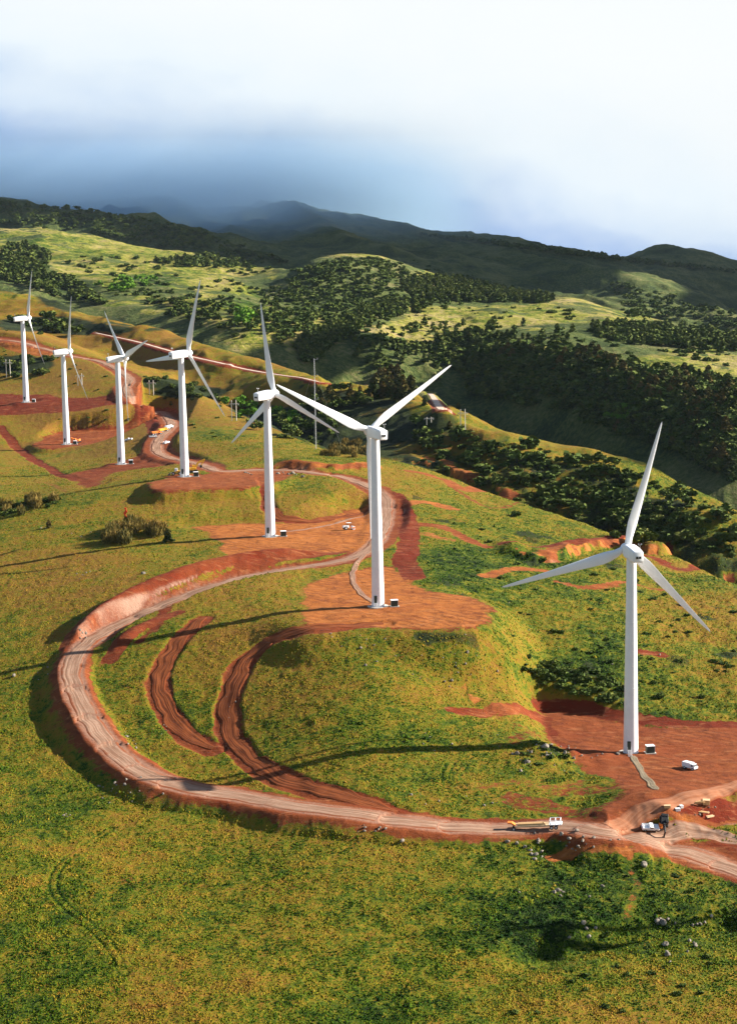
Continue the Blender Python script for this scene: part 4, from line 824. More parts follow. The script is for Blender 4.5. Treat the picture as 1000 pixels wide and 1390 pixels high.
scatter([(700,905),(730,895),(800,905),(850,930),(850,960),(790,945),(720,925)], 50, ['shrub'], .4, .8, 'w', 'w', 41)
scatter([(700,1010),(790,1005),(800,1040),(720,1045)], 22, ['shrub'], .2, .45, 'w', 'w', 42)
scatter([(690,1130),(1000,1200),(1000,1380),(650,1380)], 60, ['shrub'], .18, .36, 'w', 'w', 39)
scatter([(60,350),(330,345),(400,365),(560,350),(700,400),(860,440),(1000,460),(1000,500),(760,470),(600,470),(340,450),(150,420),(60,400)], 900, ['shrub'], .5, 1.7, 'w', 'w', 40)
TREES[:] = [t for t in TREES if t[3] != 'w' or t[0][1] < 1300 or vnoise(np.array([t[0][0]/45]), np.array([t[0][1]/45]), 3)[0] > (.12 if t[1] != 'shrub' else .45)]
scatter([(560,575),(700,600),(860,640),(1000,700),(1000,760),(880,735),(760,700),(640,660),(560,620)], 420, ['shrub','shrub','round'], .35, .95, 'w', 'w', 51)
scatter([(340,480),(420,450),(560,475),(640,500),(760,540),(900,600),(1000,660),(1000,600),(800,500),(560,465),(420,440)], 520, ['round','shrub'], .6, 1.2, 'w', 'w', 52)
scatter([(350,430),(400,385),(440,352),(520,350),(580,372),(560,400),(460,430),(390,455)], 420, ['shrub'], .8, 1.9, 'w', 'w', 53)
scatter([(820,380),(900,400),(1000,430),(1000,445),(850,430)], 160, ['shrub','round'], .9, 1.6, 'w', 'w', 54)
hgt = {'iron': 10, 'round': 8, 'bright': 7, 'shrub': 3.2, 'brush': 5.5}
named = [t for t in TREES if t[3] != 'w']; rest = [t for t in TREES if t[3] == 'w']
named.sort(key=lambda t: -hgt[t[1]]*t[2]/t[0][1])
# the largest of the open-slope bushes and woodland trees fill up the individuals to about 300 of a kind
first = {}; nsh = sum(1 for t in named if KINDS[t[1]][2] == 'shrub'); keepn = []; nc = {'tree': 0, 'shrub': 0}
for t in named:
    c = KINDS[t[1]][2]
    if nc[c] < 290: keepn.append(t); nc[c] += 1
    else: rest.append(t)
rest.sort(key=lambda t: -hgt[t[1]]*t[2]/t[0][1]); r2 = []
for t in rest:
    c = KINDS[t[1]][2]; h = t[0]
    if nc[c] < 295 and t[3] == 'w':
        lab = {'shrub': 'small scattered bush on the open grassy slopes', 'tree': 'dark tree of the woodland on the far valley side'}[c]
        keepn.append((h, t[1], t[2], lab, lab.replace('small scattered bush', 'scattered bushes').replace('dark tree', 'dark trees'))); nc[c] += 1
    else: r2.append(t)
rest = r2
roots = {}
for h, kd, s_, lab, grp in keepn:
    name, var, cat = KINDS[kd]; i = random.randrange(4)
    if (kd, i) not in roots:
        r = empty(name, (0, 0, 0)); link('crown', var[i][0], r); link('trunk', var[i][1], r); roots[(kd, i)] = r
    else:
        r = roots[(kd, i)].copy(); COL.objects.link(r)
        for ch in roots[(kd, i)].children: d = ch.copy(); COL.objects.link(d); d.parent = r
    r.location = (h[0], h[1], h[2]-.15*s_); r.rotation_euler = (0, 0, random.uniform(0, 2*PI)); r.scale = (s_*random.uniform(.85, 1.15), s_*random.uniform(.85, 1.15), s_)
    if 'group' in r: del r['group']
    tag(r, lab, cat, grp)
# the rest of the woods as one mass
def mass(name, kinds, lab, mats):
    for mat, kk in mats:
        Vs, Ts = [], []
        for h, kd, s_, _, _ in rest:
            if kd not in kk: continue
            q, t = LOW[kd][random.randrange(5)]; a = random.uniform(0, 2*PI); c, s2 = math.cos(a)*s_, math.sin(a)*s_; R3 = np.array([[c, -s2, 0], [s2, c, 0], [0, 0, s_]])
            Vs.append(q.reshape(-1, 3)@R3.T+(h[0], h[1], h[2]-.2)); Ts.append(np.clip(t+random.uniform(-.22, .22), 0, 1).reshape(-1))
        if not Vs: continue
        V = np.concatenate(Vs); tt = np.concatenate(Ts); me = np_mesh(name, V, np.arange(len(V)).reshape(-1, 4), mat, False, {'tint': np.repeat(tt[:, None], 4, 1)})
        tag(link(name, me), lab[mat.name], 'woods', kind='stuff')
dims = {'iron': ('cone', 10, 13), 'round': ('round', 8, 11), 'bright': ('round', 7, 7.5), 'shrub': ('bush', 3.2, 4.2), 'brush': ('brush', 5.5, 6.5)}
LOW = {k: [(lambda qt: (qt[0]*(w, w, h), qt[1]))(crown_arr(sh, 85, 900+i)) for i in range(5)] for k, (sh, h, w) in dims.items()}
for k in LOW:       # fewer but larger clumps
    LOW[k] = [((q-q.mean(1, keepdims=True))*1.7+q.mean(1, keepdims=True), t) for q, t in LOW[k]]
mass('far_woods', None, {M['woods'].name: 'dark ironwood forest covering the far valley side', M['leaf'].name: 'mixed dark bushes and trees on the far hills', M['bright'].name: 'patches of fresh green trees on the far slopes', M['brush'].name: 'golden brush on the far slopes'},
     [(M['woods'], ('iron',)), (M['leaf'], ('round', 'shrub')), (M['bright'], ('bright',)), (M['brush'], ('brush',))])
print('trees', len(keepn), len(rest), nc, round(time.time()-T00, 1))
# ------------------------------------------------------------------ boulders: every one a thing
import bmesh
def rock_mesh(seed):
    bm = bmesh.new(); bmesh.ops.create_icosphere(bm, subdivisions=2, radius=.5); g = np.random.default_rng(seed); ax = g.uniform(.65, 1.25, 3); pl = [(Vector(g.normal(0, 1, 3)).normalized(), g.uniform(.28, .42)) for _ in range(7)]
    for v in bm.verts:
        p = v.co.copy()
        for nrm, d in pl:
            k = p.dot(nrm)-d
            if k > 0: p -= nrm*k
        v.co = Vector((p.x*ax[0], p.y*ax[1], p.z*ax[2]))*(1+.05*g.normal())
    me = bpy.data.meshes.new('boulder'); bm.to_mesh(me); bm.free(); me.materials.append(M['rock']); return me
ROCKM = [rock_mesh(s) for s in range(8)]
NR_ = []
def rocks(cx, cy, rx, ry, n, smin, smax, lab, grp, seed):
    g = np.random.default_rng(seed); n = max(3, round(n*.6)) if n > 8 else n
    for _ in range(n):
        h = place(cx+g.normal()*rx*.5, cy+g.normal()*ry*.5)
        if h is None: continue
        s_ = (smin+(smax-smin)*g.random()**2.2)*.92; o = link('boulder', ROCKM[g.integers(8)]); o.location = (h[0], h[1], h[2]+.12*s_); o.scale = (s_, s_*g.uniform(.8, 1.2), s_*g.uniform(.7, 1)); o.rotation_euler = (g.uniform(-.3, .3), g.uniform(-.3, .3), g.uniform(0, 6.3)); tag(o, lab, 'boulder', grp)
rocks(113, 866, 26, 14, 20, .6, 1.7, 'pale boulder in the heap where the shadows cross the left road bend', 'boulders at the left road bend', 1)
rocks(62, 912, 34, 22, 9, .6, 1.3, 'loose boulder in the grass outside the left road bend', 'loose boulders left of the bend', 2)
tag(link('boulder', ROCKM[3], loc=Vector(place(19, 918))+Vector((0, 0, .4))), 'single pale boulder on the grass near the left edge, outside the road bend', 'boulder').scale = (1.7, 1.5, 1.3)
rocks(145, 1076, 46, 16, 26, .5, 1.5, 'boulder at the foot of the embankment below the road bend', 'boulders below the road bend', 3)
rocks(90, 1108, 10, 6, 4, .5, .9, 'small brown boulder in the grass below the embankment at left', 'small boulders lower left', 4)
rocks(752, 1026, 62, 22, 64, .5, 1.7, 'grey boulder on the rocky mound left of the nearest turbine pad', 'boulders on the rocky mound', 5)
tag(link('boulder', ROCKM[5], loc=Vector(place(739, 1016))+Vector((0, 0, .6))), 'largest pale boulder on the rocky mound left of the nearest turbine', 'boulder').scale = (2.2, 2.0, 1.9)
rocks(745, 1140, 60, 14, 30, .5, 1.5, 'boulder on the road edge below the parked long trailer', 'boulders below the trailer', 6)
rocks(805, 1148, 60, 12, 16, .5, 1.2, 'boulder along the lower edge of the road junction', 'boulders under the junction', 7)
rocks(728, 1160, 10, 8, 6, .9, 2.0, 'tall pale boulder in the small cluster under the long trailer', 'tall boulders under the trailer', 8)
rocks(505, 1127, 26, 7, 13, .5, 1.1, 'small boulder at the lower verge of the main road', 'small boulders on the lower verge', 9)
tag(link('boulder', ROCKM[1], loc=Vector(place(546, 1143))+Vector((0, 0, .4))), 'lone white boulder just below the main road, right of the verge stones', 'boulder').scale = (1.5, 1.4, 1.3)
tag(link('boulder', ROCKM[2], loc=Vector(place(873, 1176))+Vector((0, 0, .5))), 'lone grey boulder beside the red rut in the lower right grass', 'boulder').scale = (2.1, 1.8, 1.6)
rocks(763, 1212, 12, 8, 5, .8, 1.5, 'pale boulder in the small group on the lower right grass', 'boulders lower right', 10)
rocks(798, 1262, 28, 14, 9, .8, 1.7, 'boulder above the dark hollow at the lower right', 'boulders above the hollow', 11)
rocks(893, 1248, 26, 12, 14, .6, 2.2, 'boulder at the head of the dark hollow, lower right', 'boulders at the hollow head', 12)
rocks(952, 1252, 14, 5, 5, .7, 1.2, 'boulder at the thin end of the hollow, lower right', 'boulders at the thin end', 13)
rocks(928, 1290, 44, 12, 8, .8, 2.0, 'pale boulder below the dark hollow in the bottom right corner', 'boulders bottom right', 14)
rocks(790, 1235, 120, 50, 12, .4, .9, 'small grey stone scattered in the lower right grass', 'scattered stones lower right', 15)
rocks(500, 880, 60, 24, 40, .35, 1.0, 'small pale stone on the slope below the V-bladed turbine', 'stones below the turbine', 16)
rocks(625, 905, 60, 26, 40, .4, 1.3, 'pale stone on the rocky rib right of the central slope', 'stones on the rocky rib', 17)
rocks(590, 1010, 60, 26, 14, .35, .9, 'small stone near the long turbine shadow on the central slope', 'stones near the long shadow', 18)
rocks(640, 1085, 90, 16, 22, .35, .9, 'small stone on the grass above the main road', 'stones above the main road', 19)
rocks(795, 870, 110, 40, 26, .4, 1.1, 'grey stone on the rough slope left of the nearest tower', 'stones on the rough slope', 20)
rocks(940, 1100, 50, 8, 10, .5, 1.1, 'brown boulder among the timber in the right cut', 'boulders among the timber', 21)
rocks(87, 722, 36, 9, 12, .5, 1.3, 'pale stone left of the reedy thicket', 'stones left of the thicket', 22)
rocks(108, 780, 14, 6, 6, .5, 1.2, 'brown stone in the golden grass above the road bend', 'stones in the golden grass', 23)
rocks(215, 990, 16, 10, 9, .4, .9, 'small stone between the two bulldozed tracks', 'stones between tracks', 24)
rocks(310, 960, 10, 60, 9, .4, .9, 'small stone along the inner bulldozed track', 'stones along the track', 25)
rocks(180, 1010, 10, 10, 8, .5, 1.0, 'boulder on the inner edge of the left road bend', 'boulders inner bend', 26)
rocks(393, 643, 14, 4, 7, 1.0, 2.2, 'cream boulder in the heap beside the upper road behind the straight-up turbine', 'cream boulders by the upper road', 27)
rocks(340, 642, 8, 2, 4, .9, 1.5, 'boulder on the shelf edge left of the upper road', 'boulders on the shelf edge', 28)
tag(link('boulder', ROCKM[6], loc=Vector(place(411, 648))+Vector((0, 0, .5))), 'single cream boulder right of the heap by the upper road', 'boulder').scale = (2.2, 1.7, 1.3)
tag(link('boulder', ROCKM[4], loc=Vector(place(195, 779))+Vector((0, 0, .3))), 'lone white stone in the golden grass above the curved cut bank', 'boulder').scale = (1.7, 1.2, 1.0)

# ------------------------------------------------------------------ vehicles and equipment (local +X is forward)
def wheel_parts(root, x, y, r, w, name='wheel'):
    t = MB(); t.tube((x, y-w/2, r), (x, y+w/2, r), r, n=16); o = link(name, t.mesh(name, M['rubber'], True), root)
    h = MB(); s_ = 1 if y > 0 else -1; h.tube((x, y+s_*(w/2-.02), r), (x, y+s_*(w/2+.03), r), r*.5, n=12); link('rim', h.mesh('rim', M['steel']), o)
def at(px, py, dz=0.0):
    h = place(px, py); return (h[0], h[1], h[2]+dz)
def setz(root):
    """lay the thing on its slope"""
    x, y, z = root.location; e = 1.5; nx = -(float(gz(x+e, y))-float(gz(x-e, y)))/(2*e); ny = -(float(gz(x, y+e))-float(gz(x, y-e)))/(2*e)
    n_ = Vector((nx, ny, 1)).normalized(); rz = root.rotation_euler.z; q = n_.to_track_quat('Z', 'Y'); up = Vector((0, 0, 1)).rotation_difference(n_)
    root.rotation_euler = (up.to_matrix()@Matrix.Rotation(rz, 3, 'Z')).to_euler()
def pickup(pos, rz, lab, mat=None, cargo=False):
    mat = mat or M['white']; r = empty('pickup_truck', pos, rz); r.scale = (.86,)*3; tag(r, lab, 'truck')
    b = MB(); b.box((.0, 0, .72), (5.3, 1.95, .5)); b.box((1.75, 0, 1.05), (1.6, 1.85, .35), top=.95)
    for s_ in (-1, 1): b.box((-1.6, s_*.92, 1.15), (2.0, .08, .45))
    b.box((-2.58, 0, 1.15), (.08, 1.85, .45)); link('body', b.mesh('body', mat, bevel=.05), r)
    c = MB(); c.prism([(1.15, .98), (.55, 1.75), (-.5, 1.8), (-.62, .98)], -.88, .88); cab = link('cab', c.mesh('cab', mat, bevel=.05), r)
    w_ = MB(); w_.prism([(1.10, 1.12), (.62, 1.70), (.58, 1.70), (1.04, 1.12)], -.8, .8); link('windscreen', MB().box((.90, 0, 1.40), (.05, 1.6, .66), ry=-.66).mesh('windscreen', M['glass']), cab)
    for s_ in (-1, 1): link('window', MB().box((.05, s_*.885, 1.42), (.95, .04, .42)).mesh('window', M['glass']), cab)
    for s_ in (-1, 1): link('headlight', MB().box((2.65, s_*.72, .85), (.06, .35, .18)).mesh('headlight', M['steel']), r)
    for x in (-1.65, 1.65):
        for s_ in (-1, 1): wheel_parts(r, x, s_*.9, .4, .28)
    setz(r); return r
def van_truck(pos, rz, lab):
    r = empty('utility_truck', pos, rz); r.scale = (.8,)*3; tag(r, lab, 'truck'); b = MB(); b.box((-.9, 0, 1.55), (3.6, 2.2, 1.7)); link('cargo_box', b.mesh('cargo_box', M['white'], bevel=.06), r)
    c = MB(); c.prism([(2.6, .55), (2.6, 1.25), (1.9, 2.15), (.95, 2.2), (.95, .55)], -1.0, 1.0); cab = link('cab', c.mesh('cab', M['white'], bevel=.06), r)
    link('windscreen', MB().box((2.28, 0, 1.72), (.05, 1.8, .85), ry=-.66).mesh('windscreen', M['glass']), cab)
    for s_ in (-1, 1): link('window', MB().box((1.55, s_*1.01, 1.6), (.7, .04, .6)).mesh('window', M['glass']), cab)
    link('chassis', MB().box((0, 0, .6), (5.1, 1.9, .25)).mesh('chassis', M['dark']), r)
    for s_ in (-1, 1): link('headlight', MB().box((2.62, s_*.75, .8), (.06, .35, .2)).mesh('headlight', M['steel']), r)
    for x in (-1.6, 1.8):
        for s_ in (-1, 1): wheel_parts(r, x, s_*.95, .48, .3)
    setz(r); return r
def excavator(pos, rz, lab, mat, boom=(1.0, -1.1), cat='excavator', scale=1.0):
    r = empty('excavator', pos, rz); tag(r, lab, cat)
    for s_ in (-1, 1):
        b = MB(); b.prism([(-1.9, .1), (-2.1, .5), (-1.8, .95), (1.8, .95), (2.1, .5), (1.9, .1), (1.6, 0), (-1.6, 0)], s_*1.2-.3, s_*1.2+.3); link('track', b.mesh('track', M['dark'], bevel=.05), r)
    b = MB(); b.box((-.3, 0, 1.65), (3.6, 2.5, .95)); b.box((-1.8, 0, 1.75), (.9, 2.4, 1.15)); b.tube((0, 0, .8), (0, 0, 1.2), .8, n=16); link('body', b.mesh('body', mat, bevel=.1), r)
    b = MB(); b.prism([(1.5, 1.4), (1.5, 2.3), (1.2, 3.0), (0, 3.0), (0, 1.4)], .25, 1.2); cab = link('cab', b.mesh('cab', mat, bevel=.05), r); link('window', MB().box((.78, 1.21, 2.45), (1.0, .04, .75)).mesh('window', M['glass']), cab); link('window', MB().box((1.5, .72, 2.15), (.05, .75, .8)).mesh('window', M['glass']), cab)
    def seg(p, q, w0, w1):
        p, q = Vector(p), Vector(q); d = (q-p).normalized(); n_ = Vector((-d.z, 0, d.x)); V = []
        for y in (-.25, .25): V += [p+n_*w0+Vector((0, y, 0)), q+n_*w1+Vector((0, y, 0)), q-n_*w1+Vector((0, y, 0)), p-n_*w0+Vector((0, y, 0))]
        return V, [(0,1,2,3), (7,6,5,4), (0,4,5,1), (1,5,6,2), (2,6,7,3), (3,7,4,0)]
    a1_, a2_ = boom; p0 = Vector((1.2, -.3, 1.8)); p1 = p0+Vector((math.cos(a1_)*2.6, 0, math.sin(a1_)*2.6)); p2 = p1+Vector((math.cos(a1_-.7)*2.9, 0, math.sin(a1_-.7)*2.9)); p3 = p2+Vector((math.cos(a2_)*2.8, 0, math.sin(a2_)*2.8))
    b = MB(); b.add(*seg(p0, p1, .35, .42)); b.add(*seg(p1, p2, .42, .25)); b.tube(p0+Vector((.3, 0, .2)), p1-Vector((0, 0, .4)), .1); link('boom', b.mesh('boom', mat), r)
    b = MB(); b.add(*seg(p2-(p3-p2)*.12, p3, .3, .18)); b.tube(p1+Vector((.5, 0, .5)), p2+Vector((0, 0, .4)), .09); link('arm', b.mesh('arm', mat), r)
    b = MB(); b.prism([(p3.x-.5, p3.z+.1), (p3.x+.35, p3.z+.2), (p3.x+.5, p3.z-.5), (p3.x+.1, p3.z-1.0), (p3.x-.6, p3.z-.8)], -.85, .25); link('bucket', b.mesh('bucket', M['dark'], bevel=.04), r)
    r.scale = (scale,)*3; setz(r); return r
def dumper(pos, rz, lab, mat):
    r = empty('haul_truck', pos, rz); r.scale = (.72,)*3; tag(r, lab, 'dump truck'); b = MB(); b.box((0, 0, 1.1), (8.8, 1.3, .5)); link('chassis', b.mesh('chassis', M['dark']), r)
    b = MB(); b.prism([(-5.0, 2.2), (-4.2, 1.4), (.6, 1.4), (1.1, 2.2), (1.3, 3.2), (.9, 3.2), (.5, 2.9), (-4.6, 2.9)], -1.45, 1.45); link('dump_bed', b.mesh('dump_bed', mat, bevel=.06), r)
    b = MB(); b.prism([(1.6, 1.3), (1.6, 3.1), (3.0, 3.1), (3.3, 2.3), (4.6, 2.0), (4.8, 1.2)], -1.15, 1.15); cab = link('cab', b.mesh('cab', mat, bevel=.08), r); link('windscreen', MB().box((3.16, 0, 2.7), (.05, 1.9, .75), ry=-.36).mesh('windscreen', M['glass']), cab)
    for s_ in (-1, 1): link('window', MB().box((2.3, s_*1.16, 2.6), (.9, .04, .7)).mesh('window', M['glass']), cab)
    for x in (-3.6, -1.6, 3.2):
        for s_ in (-1, 1): wheel_parts(r, x, s_*1.25, .85, .6)
    setz(r); return r
van_truck(at(936, 1044), math.radians(-50), 'white truck parked alone on the wide red pad right of the nearest turbine')
pickup(at(175, 598), math.radians(170), 'white pickup truck on the red strip right of the turbine with the hanging blade')
pickup(at(881, 1125), math.radians(10), 'white pickup truck at the edge of the right fork below the dirt cut')
pickup(at(208, 594), math.radians(20), 'grey-white pickup at the left end of the haul truck convoy', M['steel'])
pickup(at(226, 602), math.radians(60), 'white pickup below the convoy on the right road verge')
dumper(at(213, 590), math.radians(35), 'orange haul truck at the lower left of the convoy on the red road', M['orange'])
dumper(at(222, 586), math.radians(45), 'yellow haul truck in the middle of the convoy on the red road', M['yellow'])
dumper(at(230, 582), math.radians(60), 'white haul truck leading the convoy at the road curve', M['white'])
excavator(at(105, 601), math.radians(160), 'orange excavator with folded arm at the foot of the turbine above the cut bank', M['orange'], (.5, -1.9), scale=1.0)
excavator(at(262, 641), math.radians(10), 'yellow excavator with raised arm behind the right foot of the shelf turbine', M['yellow'], (1.0, -2.2), scale=1.1)
# wheel loader left of the shelf turbine
r = empty('wheel_loader', at(240, 645), math.radians(185)); tag(r, 'black and white wheel loader left of the shelf turbine foot', 'loader')
link('body', MB().box((-1.3, 0, 1.6), (2.8, 1.8, 1.1)).box((1.0, 0, 1.3), (1.6, 1.3, .7)).mesh('body', M['yellow'], bevel=.08), r); cab = link('cab', MB().box((.2, 0, 2.5), (1.4, 1.5, 1.5), top=.9).mesh('cab', M['white'], bevel=.06), r); link('window', MB().box((.92, 0, 2.6), (.06, 1.2, .9)).mesh('window', M['glass']), cab)
link('lift_arm', MB().tube((1.2, .6, 1.5), (3.2, .6, .8), .14).tube((1.2, -.6, 1.5), (3.2, -.6, .8), .14).mesh('lift_arm', M['steel']), r); link('bucket', MB().prism([(3.0, .1), (3.1, 1.1), (3.4, 1.1), (4.2, .1)], -1.4, 1.4).mesh('bucket', M['dark']), r)
for x in (-1.5, 1.5):
    for s_ in (-1, 1): wheel_parts(r, x, s_*1.05, .8, .55)
setz(r)
# roller with canopy on the terrace
r = empty('road_roller', at(473, 719), math.radians(20)); tag(r, 'white and orange road roller with canopy working on the orange terrace', 'road roller')
link('drum', MB().tube((1.9, -1.05, .75), (1.9, 1.05, .75), .75, n=20).mesh('drum', M['white'], True), r)
link('body', MB().box((-1.2, 0, 1.35), (2.6, 1.6, .9), top=.9).mesh('body', M['white'], bevel=.08), r); link('yoke', MB().box((1.0, 0, .95), (1.6, .5, .4)).box((1.9, 1.15, .85), (1.4, .12, .4)).box((1.9, -1.15, .85), (1.4, .12, .4)).mesh('yoke', M['orange']), r)
cab = link('canopy', MB().box((.0, 0, 2.85), (1.9, 1.8, .14)).mesh('canopy', M['white'], bevel=.03), r)
link('canopy_frame', MB().tube((-.7, .7, 1.6), (-.7, .7, 2.8), .05).tube((-.7, -.7, 1.6), (-.7, -.7, 2.8), .05).tube((.7, .7, 1.3), (.7, .7, 2.8), .05).tube((.7, -.7, 1.3), (.7, -.7, 2.8), .05).mesh('canopy_frame', M['dark']), r); link('seat', MB().box((-.1, 0, 1.6), (.6, .6, .2)).box((-.4, 0, 2.0), (.15, .6, .8)).mesh('seat', M['dark'], bevel=.04), r)
for s_ in (-1, 1): wheel_parts(r, -1.4, s_*.9, .75, .5)
setz(r)
# long trailer on the main road
a_, b_ = at(690, 1125), at(763, 1125); dirv = Vector(b_)-Vector(a_); r = empty('long_trailer', tuple((Vector(a_)+Vector(b_))/2), math.atan2(dirv.y, dirv.x)); tag(r, 'long tan flatbed trailer on the main road with a white rack at its right end', 'trailer'); H = dirv.length/2
link('deck', MB().box((-.6, 0, 1.15), (2*H-4.6, 2.5, .22)).box((-.6, -.5, .9), (2*H-4.6, .14, .5)).box((-.6, .5, .9), (2*H-4.6, .14, .5)).mesh('deck', M['tan']), r)
link('load', MB().box((-.9, -.55, 1.45), (2*H-6.5, .5, .4)).box((-1.1, .4, 1.42), (2*H-6.9, .7, .32)).mesh('load', M['wood'], bevel=.03), r)
link('gooseneck', MB().prism([(-H+2.2, 1.0), (-H+1.0, 2.0), (-H-.1, 2.1), (-H-.1, 1.75), (-H+.8, 1.6), (-H+2.2, .7)], -.7, .7).mesh('gooseneck', M['orange']), r)
rk = MB()
for x in (H-2.9, H-1.6, H-.3):
    for y in (-1.15, 1.15): rk.tube((x, y, 1.1), (x, y, 2.3), .07)
    rk.tube((x, -1.15, 2.3), (x, 1.15, 2.3), .07)
for y in (-1.15, 1.15): rk.tube((H-2.9, y, 2.3), (H-.3, y, 2.3), .07)
rk.box((H-1.6, 0, 1.2), (3.2, 2.4, .2)); link('rack', rk.mesh('rack', M['white']), r)
for x in (-H+1.4, H-2.6, H-1.5):
    for s_ in (-1, 1): wheel_parts(r, x, s_*1.1, .5, .4)
setz(r)
# timber, crates and planks by the dirt cut
def pile(px, py, n, L_, lab, mat, name='timber_pile', rz=.3, seed=0):
    g = np.random.default_rng(seed); r = empty(name, at(px, py), rz); tag(r, lab, 'timber')
    for i in range(n): link('beam', MB().box((g.uniform(-.4, .4), -1.0+.45*(i % 5), .18+.3*(i//5)), (L_*g.uniform(.75, 1), .3, .22), rz=g.uniform(-.12, .12)).mesh('beam', mat), r)
pile(947, 1089, 6, 2.8, 'orange timber pile on the bank above the dirt cut', M['wood'], rz=.25, seed=1)
pile(953, 1102, 3, 5.0, 'pair of long pale planks lying across the lip of the dirt cut', M['wood'], 'plank_stack', rz=-.55, seed=2)
pile(962, 1108, 3, 2.6, 'short orange planks at the right end of the dirt cut lip', M['tan'], 'plank_stack', rz=.4, seed=3)
r = empty('crate', at(958, 1092), -.2); tag(r, 'cream square crate at the right end of the orange timber pile', 'crate'); link('box', MB().box((0, 0, .6), (1.7, 1.5, 1.2)).mesh('box', M['wood'], bevel=.04), r); link('lid', MB().box((0, 0, 1.24), (1.8, 1.6, .1)).mesh('lid', M['tan']), r)
for k, (px, py, m_) in enumerate(((905, 1097, 'wood'), (919, 1101, 'white'), (924, 1097, 'steel'))):
    r = empty('equipment_case', at(px, py), .2*k); tag(r, ('flat tan case at the left end of the row above the dirt cut', 'small white case in the middle of the row above the dirt cut', 'flat grey case at the right end of the row above the dirt cut')[k], 'case')
    link('box', MB().box((0, 0, .35), (1.6-.4*k, .9, .6)).mesh('box', M[m_], bevel=.05), r); link('lid', MB().box((0, 0, .74), (1.65-.4*k, .96, .08)).mesh('lid', M['white' if k else 'tan']), r)
excavator(at(900, 1116), math.radians(-95), 'dark excavator with a long drooping arm in the dirt cut beside the right fork', M['dark'], (.9, -1.2), scale=.72)
r = empty('fuel_drum', at(896, 1124)); tag(r, 'orange drum standing on the fork edge beside the dark excavator', 'drum'); link('barrel', MB().tube((0, 0, 0), (0, 0, 1.3), .5, n=16).mesh('barrel', M['orange'], True), r); link('hoop', MB().tube((0, 0, .6), (0, 0, .68), .53, n=16).mesh('hoop', M['dark']), r)
# transformer cabinets
cl_ = ['nearest turbine', 'V-bladed turbine', 'turbine with the straight-up blade', 'shelf turbine', 'turbine with the hanging blade', 'turbine above the cut bank', 'farthest turbine']
for i, (px, py, D, *_r) in enumerate(TURB[:7]):
    x, y, z = TP[i]; dx = 24/TURB[i][2]*0+5.3; r = empty('transformer_cabinet', (x+dx, y-.6, float(gz(x+dx, y-.6))), .12); tag(r, f'dark green transformer cabinet with a white lid beside the {cl_[i]}', 'transformer')
    link('plinth', MB().box((0, 0, 0), (3.0, 2.6, .4)).mesh('plinth', M['concrete']), r); cb = link('cabinet', MB().box((0, 0, 1.15), (2.2, 1.9, 1.9)).mesh('cabinet', M['green_box'], bevel=.05), r); link('lid', MB().box((.02, 0, 2.16), (2.35, 2.05, .14)).mesh('lid', M['white']), r); link('door', MB().box((-.45, -.97, 1.15), (.9, .05, 1.6)).mesh('door', M['green_box']), cb)
    link('side_panel', MB().box((1.13, 0, 1.15), (.08, 1.9, 1.7)).mesh('side_panel', M['white']), r)
# met mast
x, y, z = at(429, 609); Hm = 123/2400*y*1.0; r = empty('weather_mast', (x, y, z)); tag(r, 'tall thin guyed weather mast behind the straight-up turbine', 'mast')
mm = MB(); 
for k in range(3): a = 2*PI*k/3; mm.tube((.22*math.cos(a), .22*math.sin(a), 0), (.16*math.cos(a), .16*math.sin(a), Hm), .07, n=5)
nb = 44
for q in range(nb):
    for k in range(3):
        a = 2*PI*k/3; c = 2*PI*((k+1) % 3)/3; z0, z1 = Hm*q/nb, Hm*(q+1)/nb; mm.tube((.2*math.cos(a), .2*math.sin(a), z0), (.2*math.cos(c), .2*math.sin(c), z1), .03, n=3, caps=False)
link('lattice', mm.mesh('lattice', M['steel']), r)
for q in (.55, .8, .985): link('sensor_arm', MB().tube((-.2, 0, Hm*q), (1.7, 0, Hm*q), .06).tube((1.7, 0, Hm*q), (1.7, 0, Hm*q+.7), .05).box((1.7, 0, Hm*q+.8), (.4, .4, .22)).mesh('sensor_arm', M['steel']), r)
for k in range(3):
    a = 2*PI*k/3+.5; gx, gy = x+17*math.cos(a), y+17*math.sin(a); link('guy_wire', MB().tube((17*math.cos(a), 17*math.sin(a), float(gz(gx, gy))-z), (0, 0, Hm*.9), .03, n=4).mesh('guy_wire', M['steel']), r)
# twin-pole power line frames
for px, py, hp, lab in ((318, 571, 28, 'twin wooden power pole in front of the dark gully, left of the straight-up blade'), (206, 536, 20, 'twin wooden power pole left of the gully shrubs, behind the shelf turbine'), (12, 512, 24, 'twin wooden power pole with white crossarm at the far left edge'), (628, 585, 30, 'twin wooden power pole on the ridge right of the pale ridge road'), (109, 489+34, 16, 'twin wooden power pole on the golden slope between the two farthest turbines'), (582, 576, 10, 'low pole beside the lower side of the ridge road')):
    h = place(px, py)
    if h is None: continue
    hh_ = hp/2400*h[1]; r = empty('power_pole', h, .2); tag(r, lab, 'power pole')
    for s_ in (-1, 1): link('pole', MB().tube((s_*1.4, 0, -.4), (s_*1.4, 0, hh_), .30, .24, n=8).mesh('pole', M['polewood'], True), r)
    link('crossarm', MB().box((0, 0, hh_*.82), (6.0, .35, .45)).mesh('crossarm', M['polewood']), r)
    for xx_ in (-2.8, 0, 2.8): link('insulator', MB().tube((xx_, 0, hh_*.82-.9), (xx_, 0, hh_*.82-.2), .14, n=6).mesh('insulator', M['steel']), r)
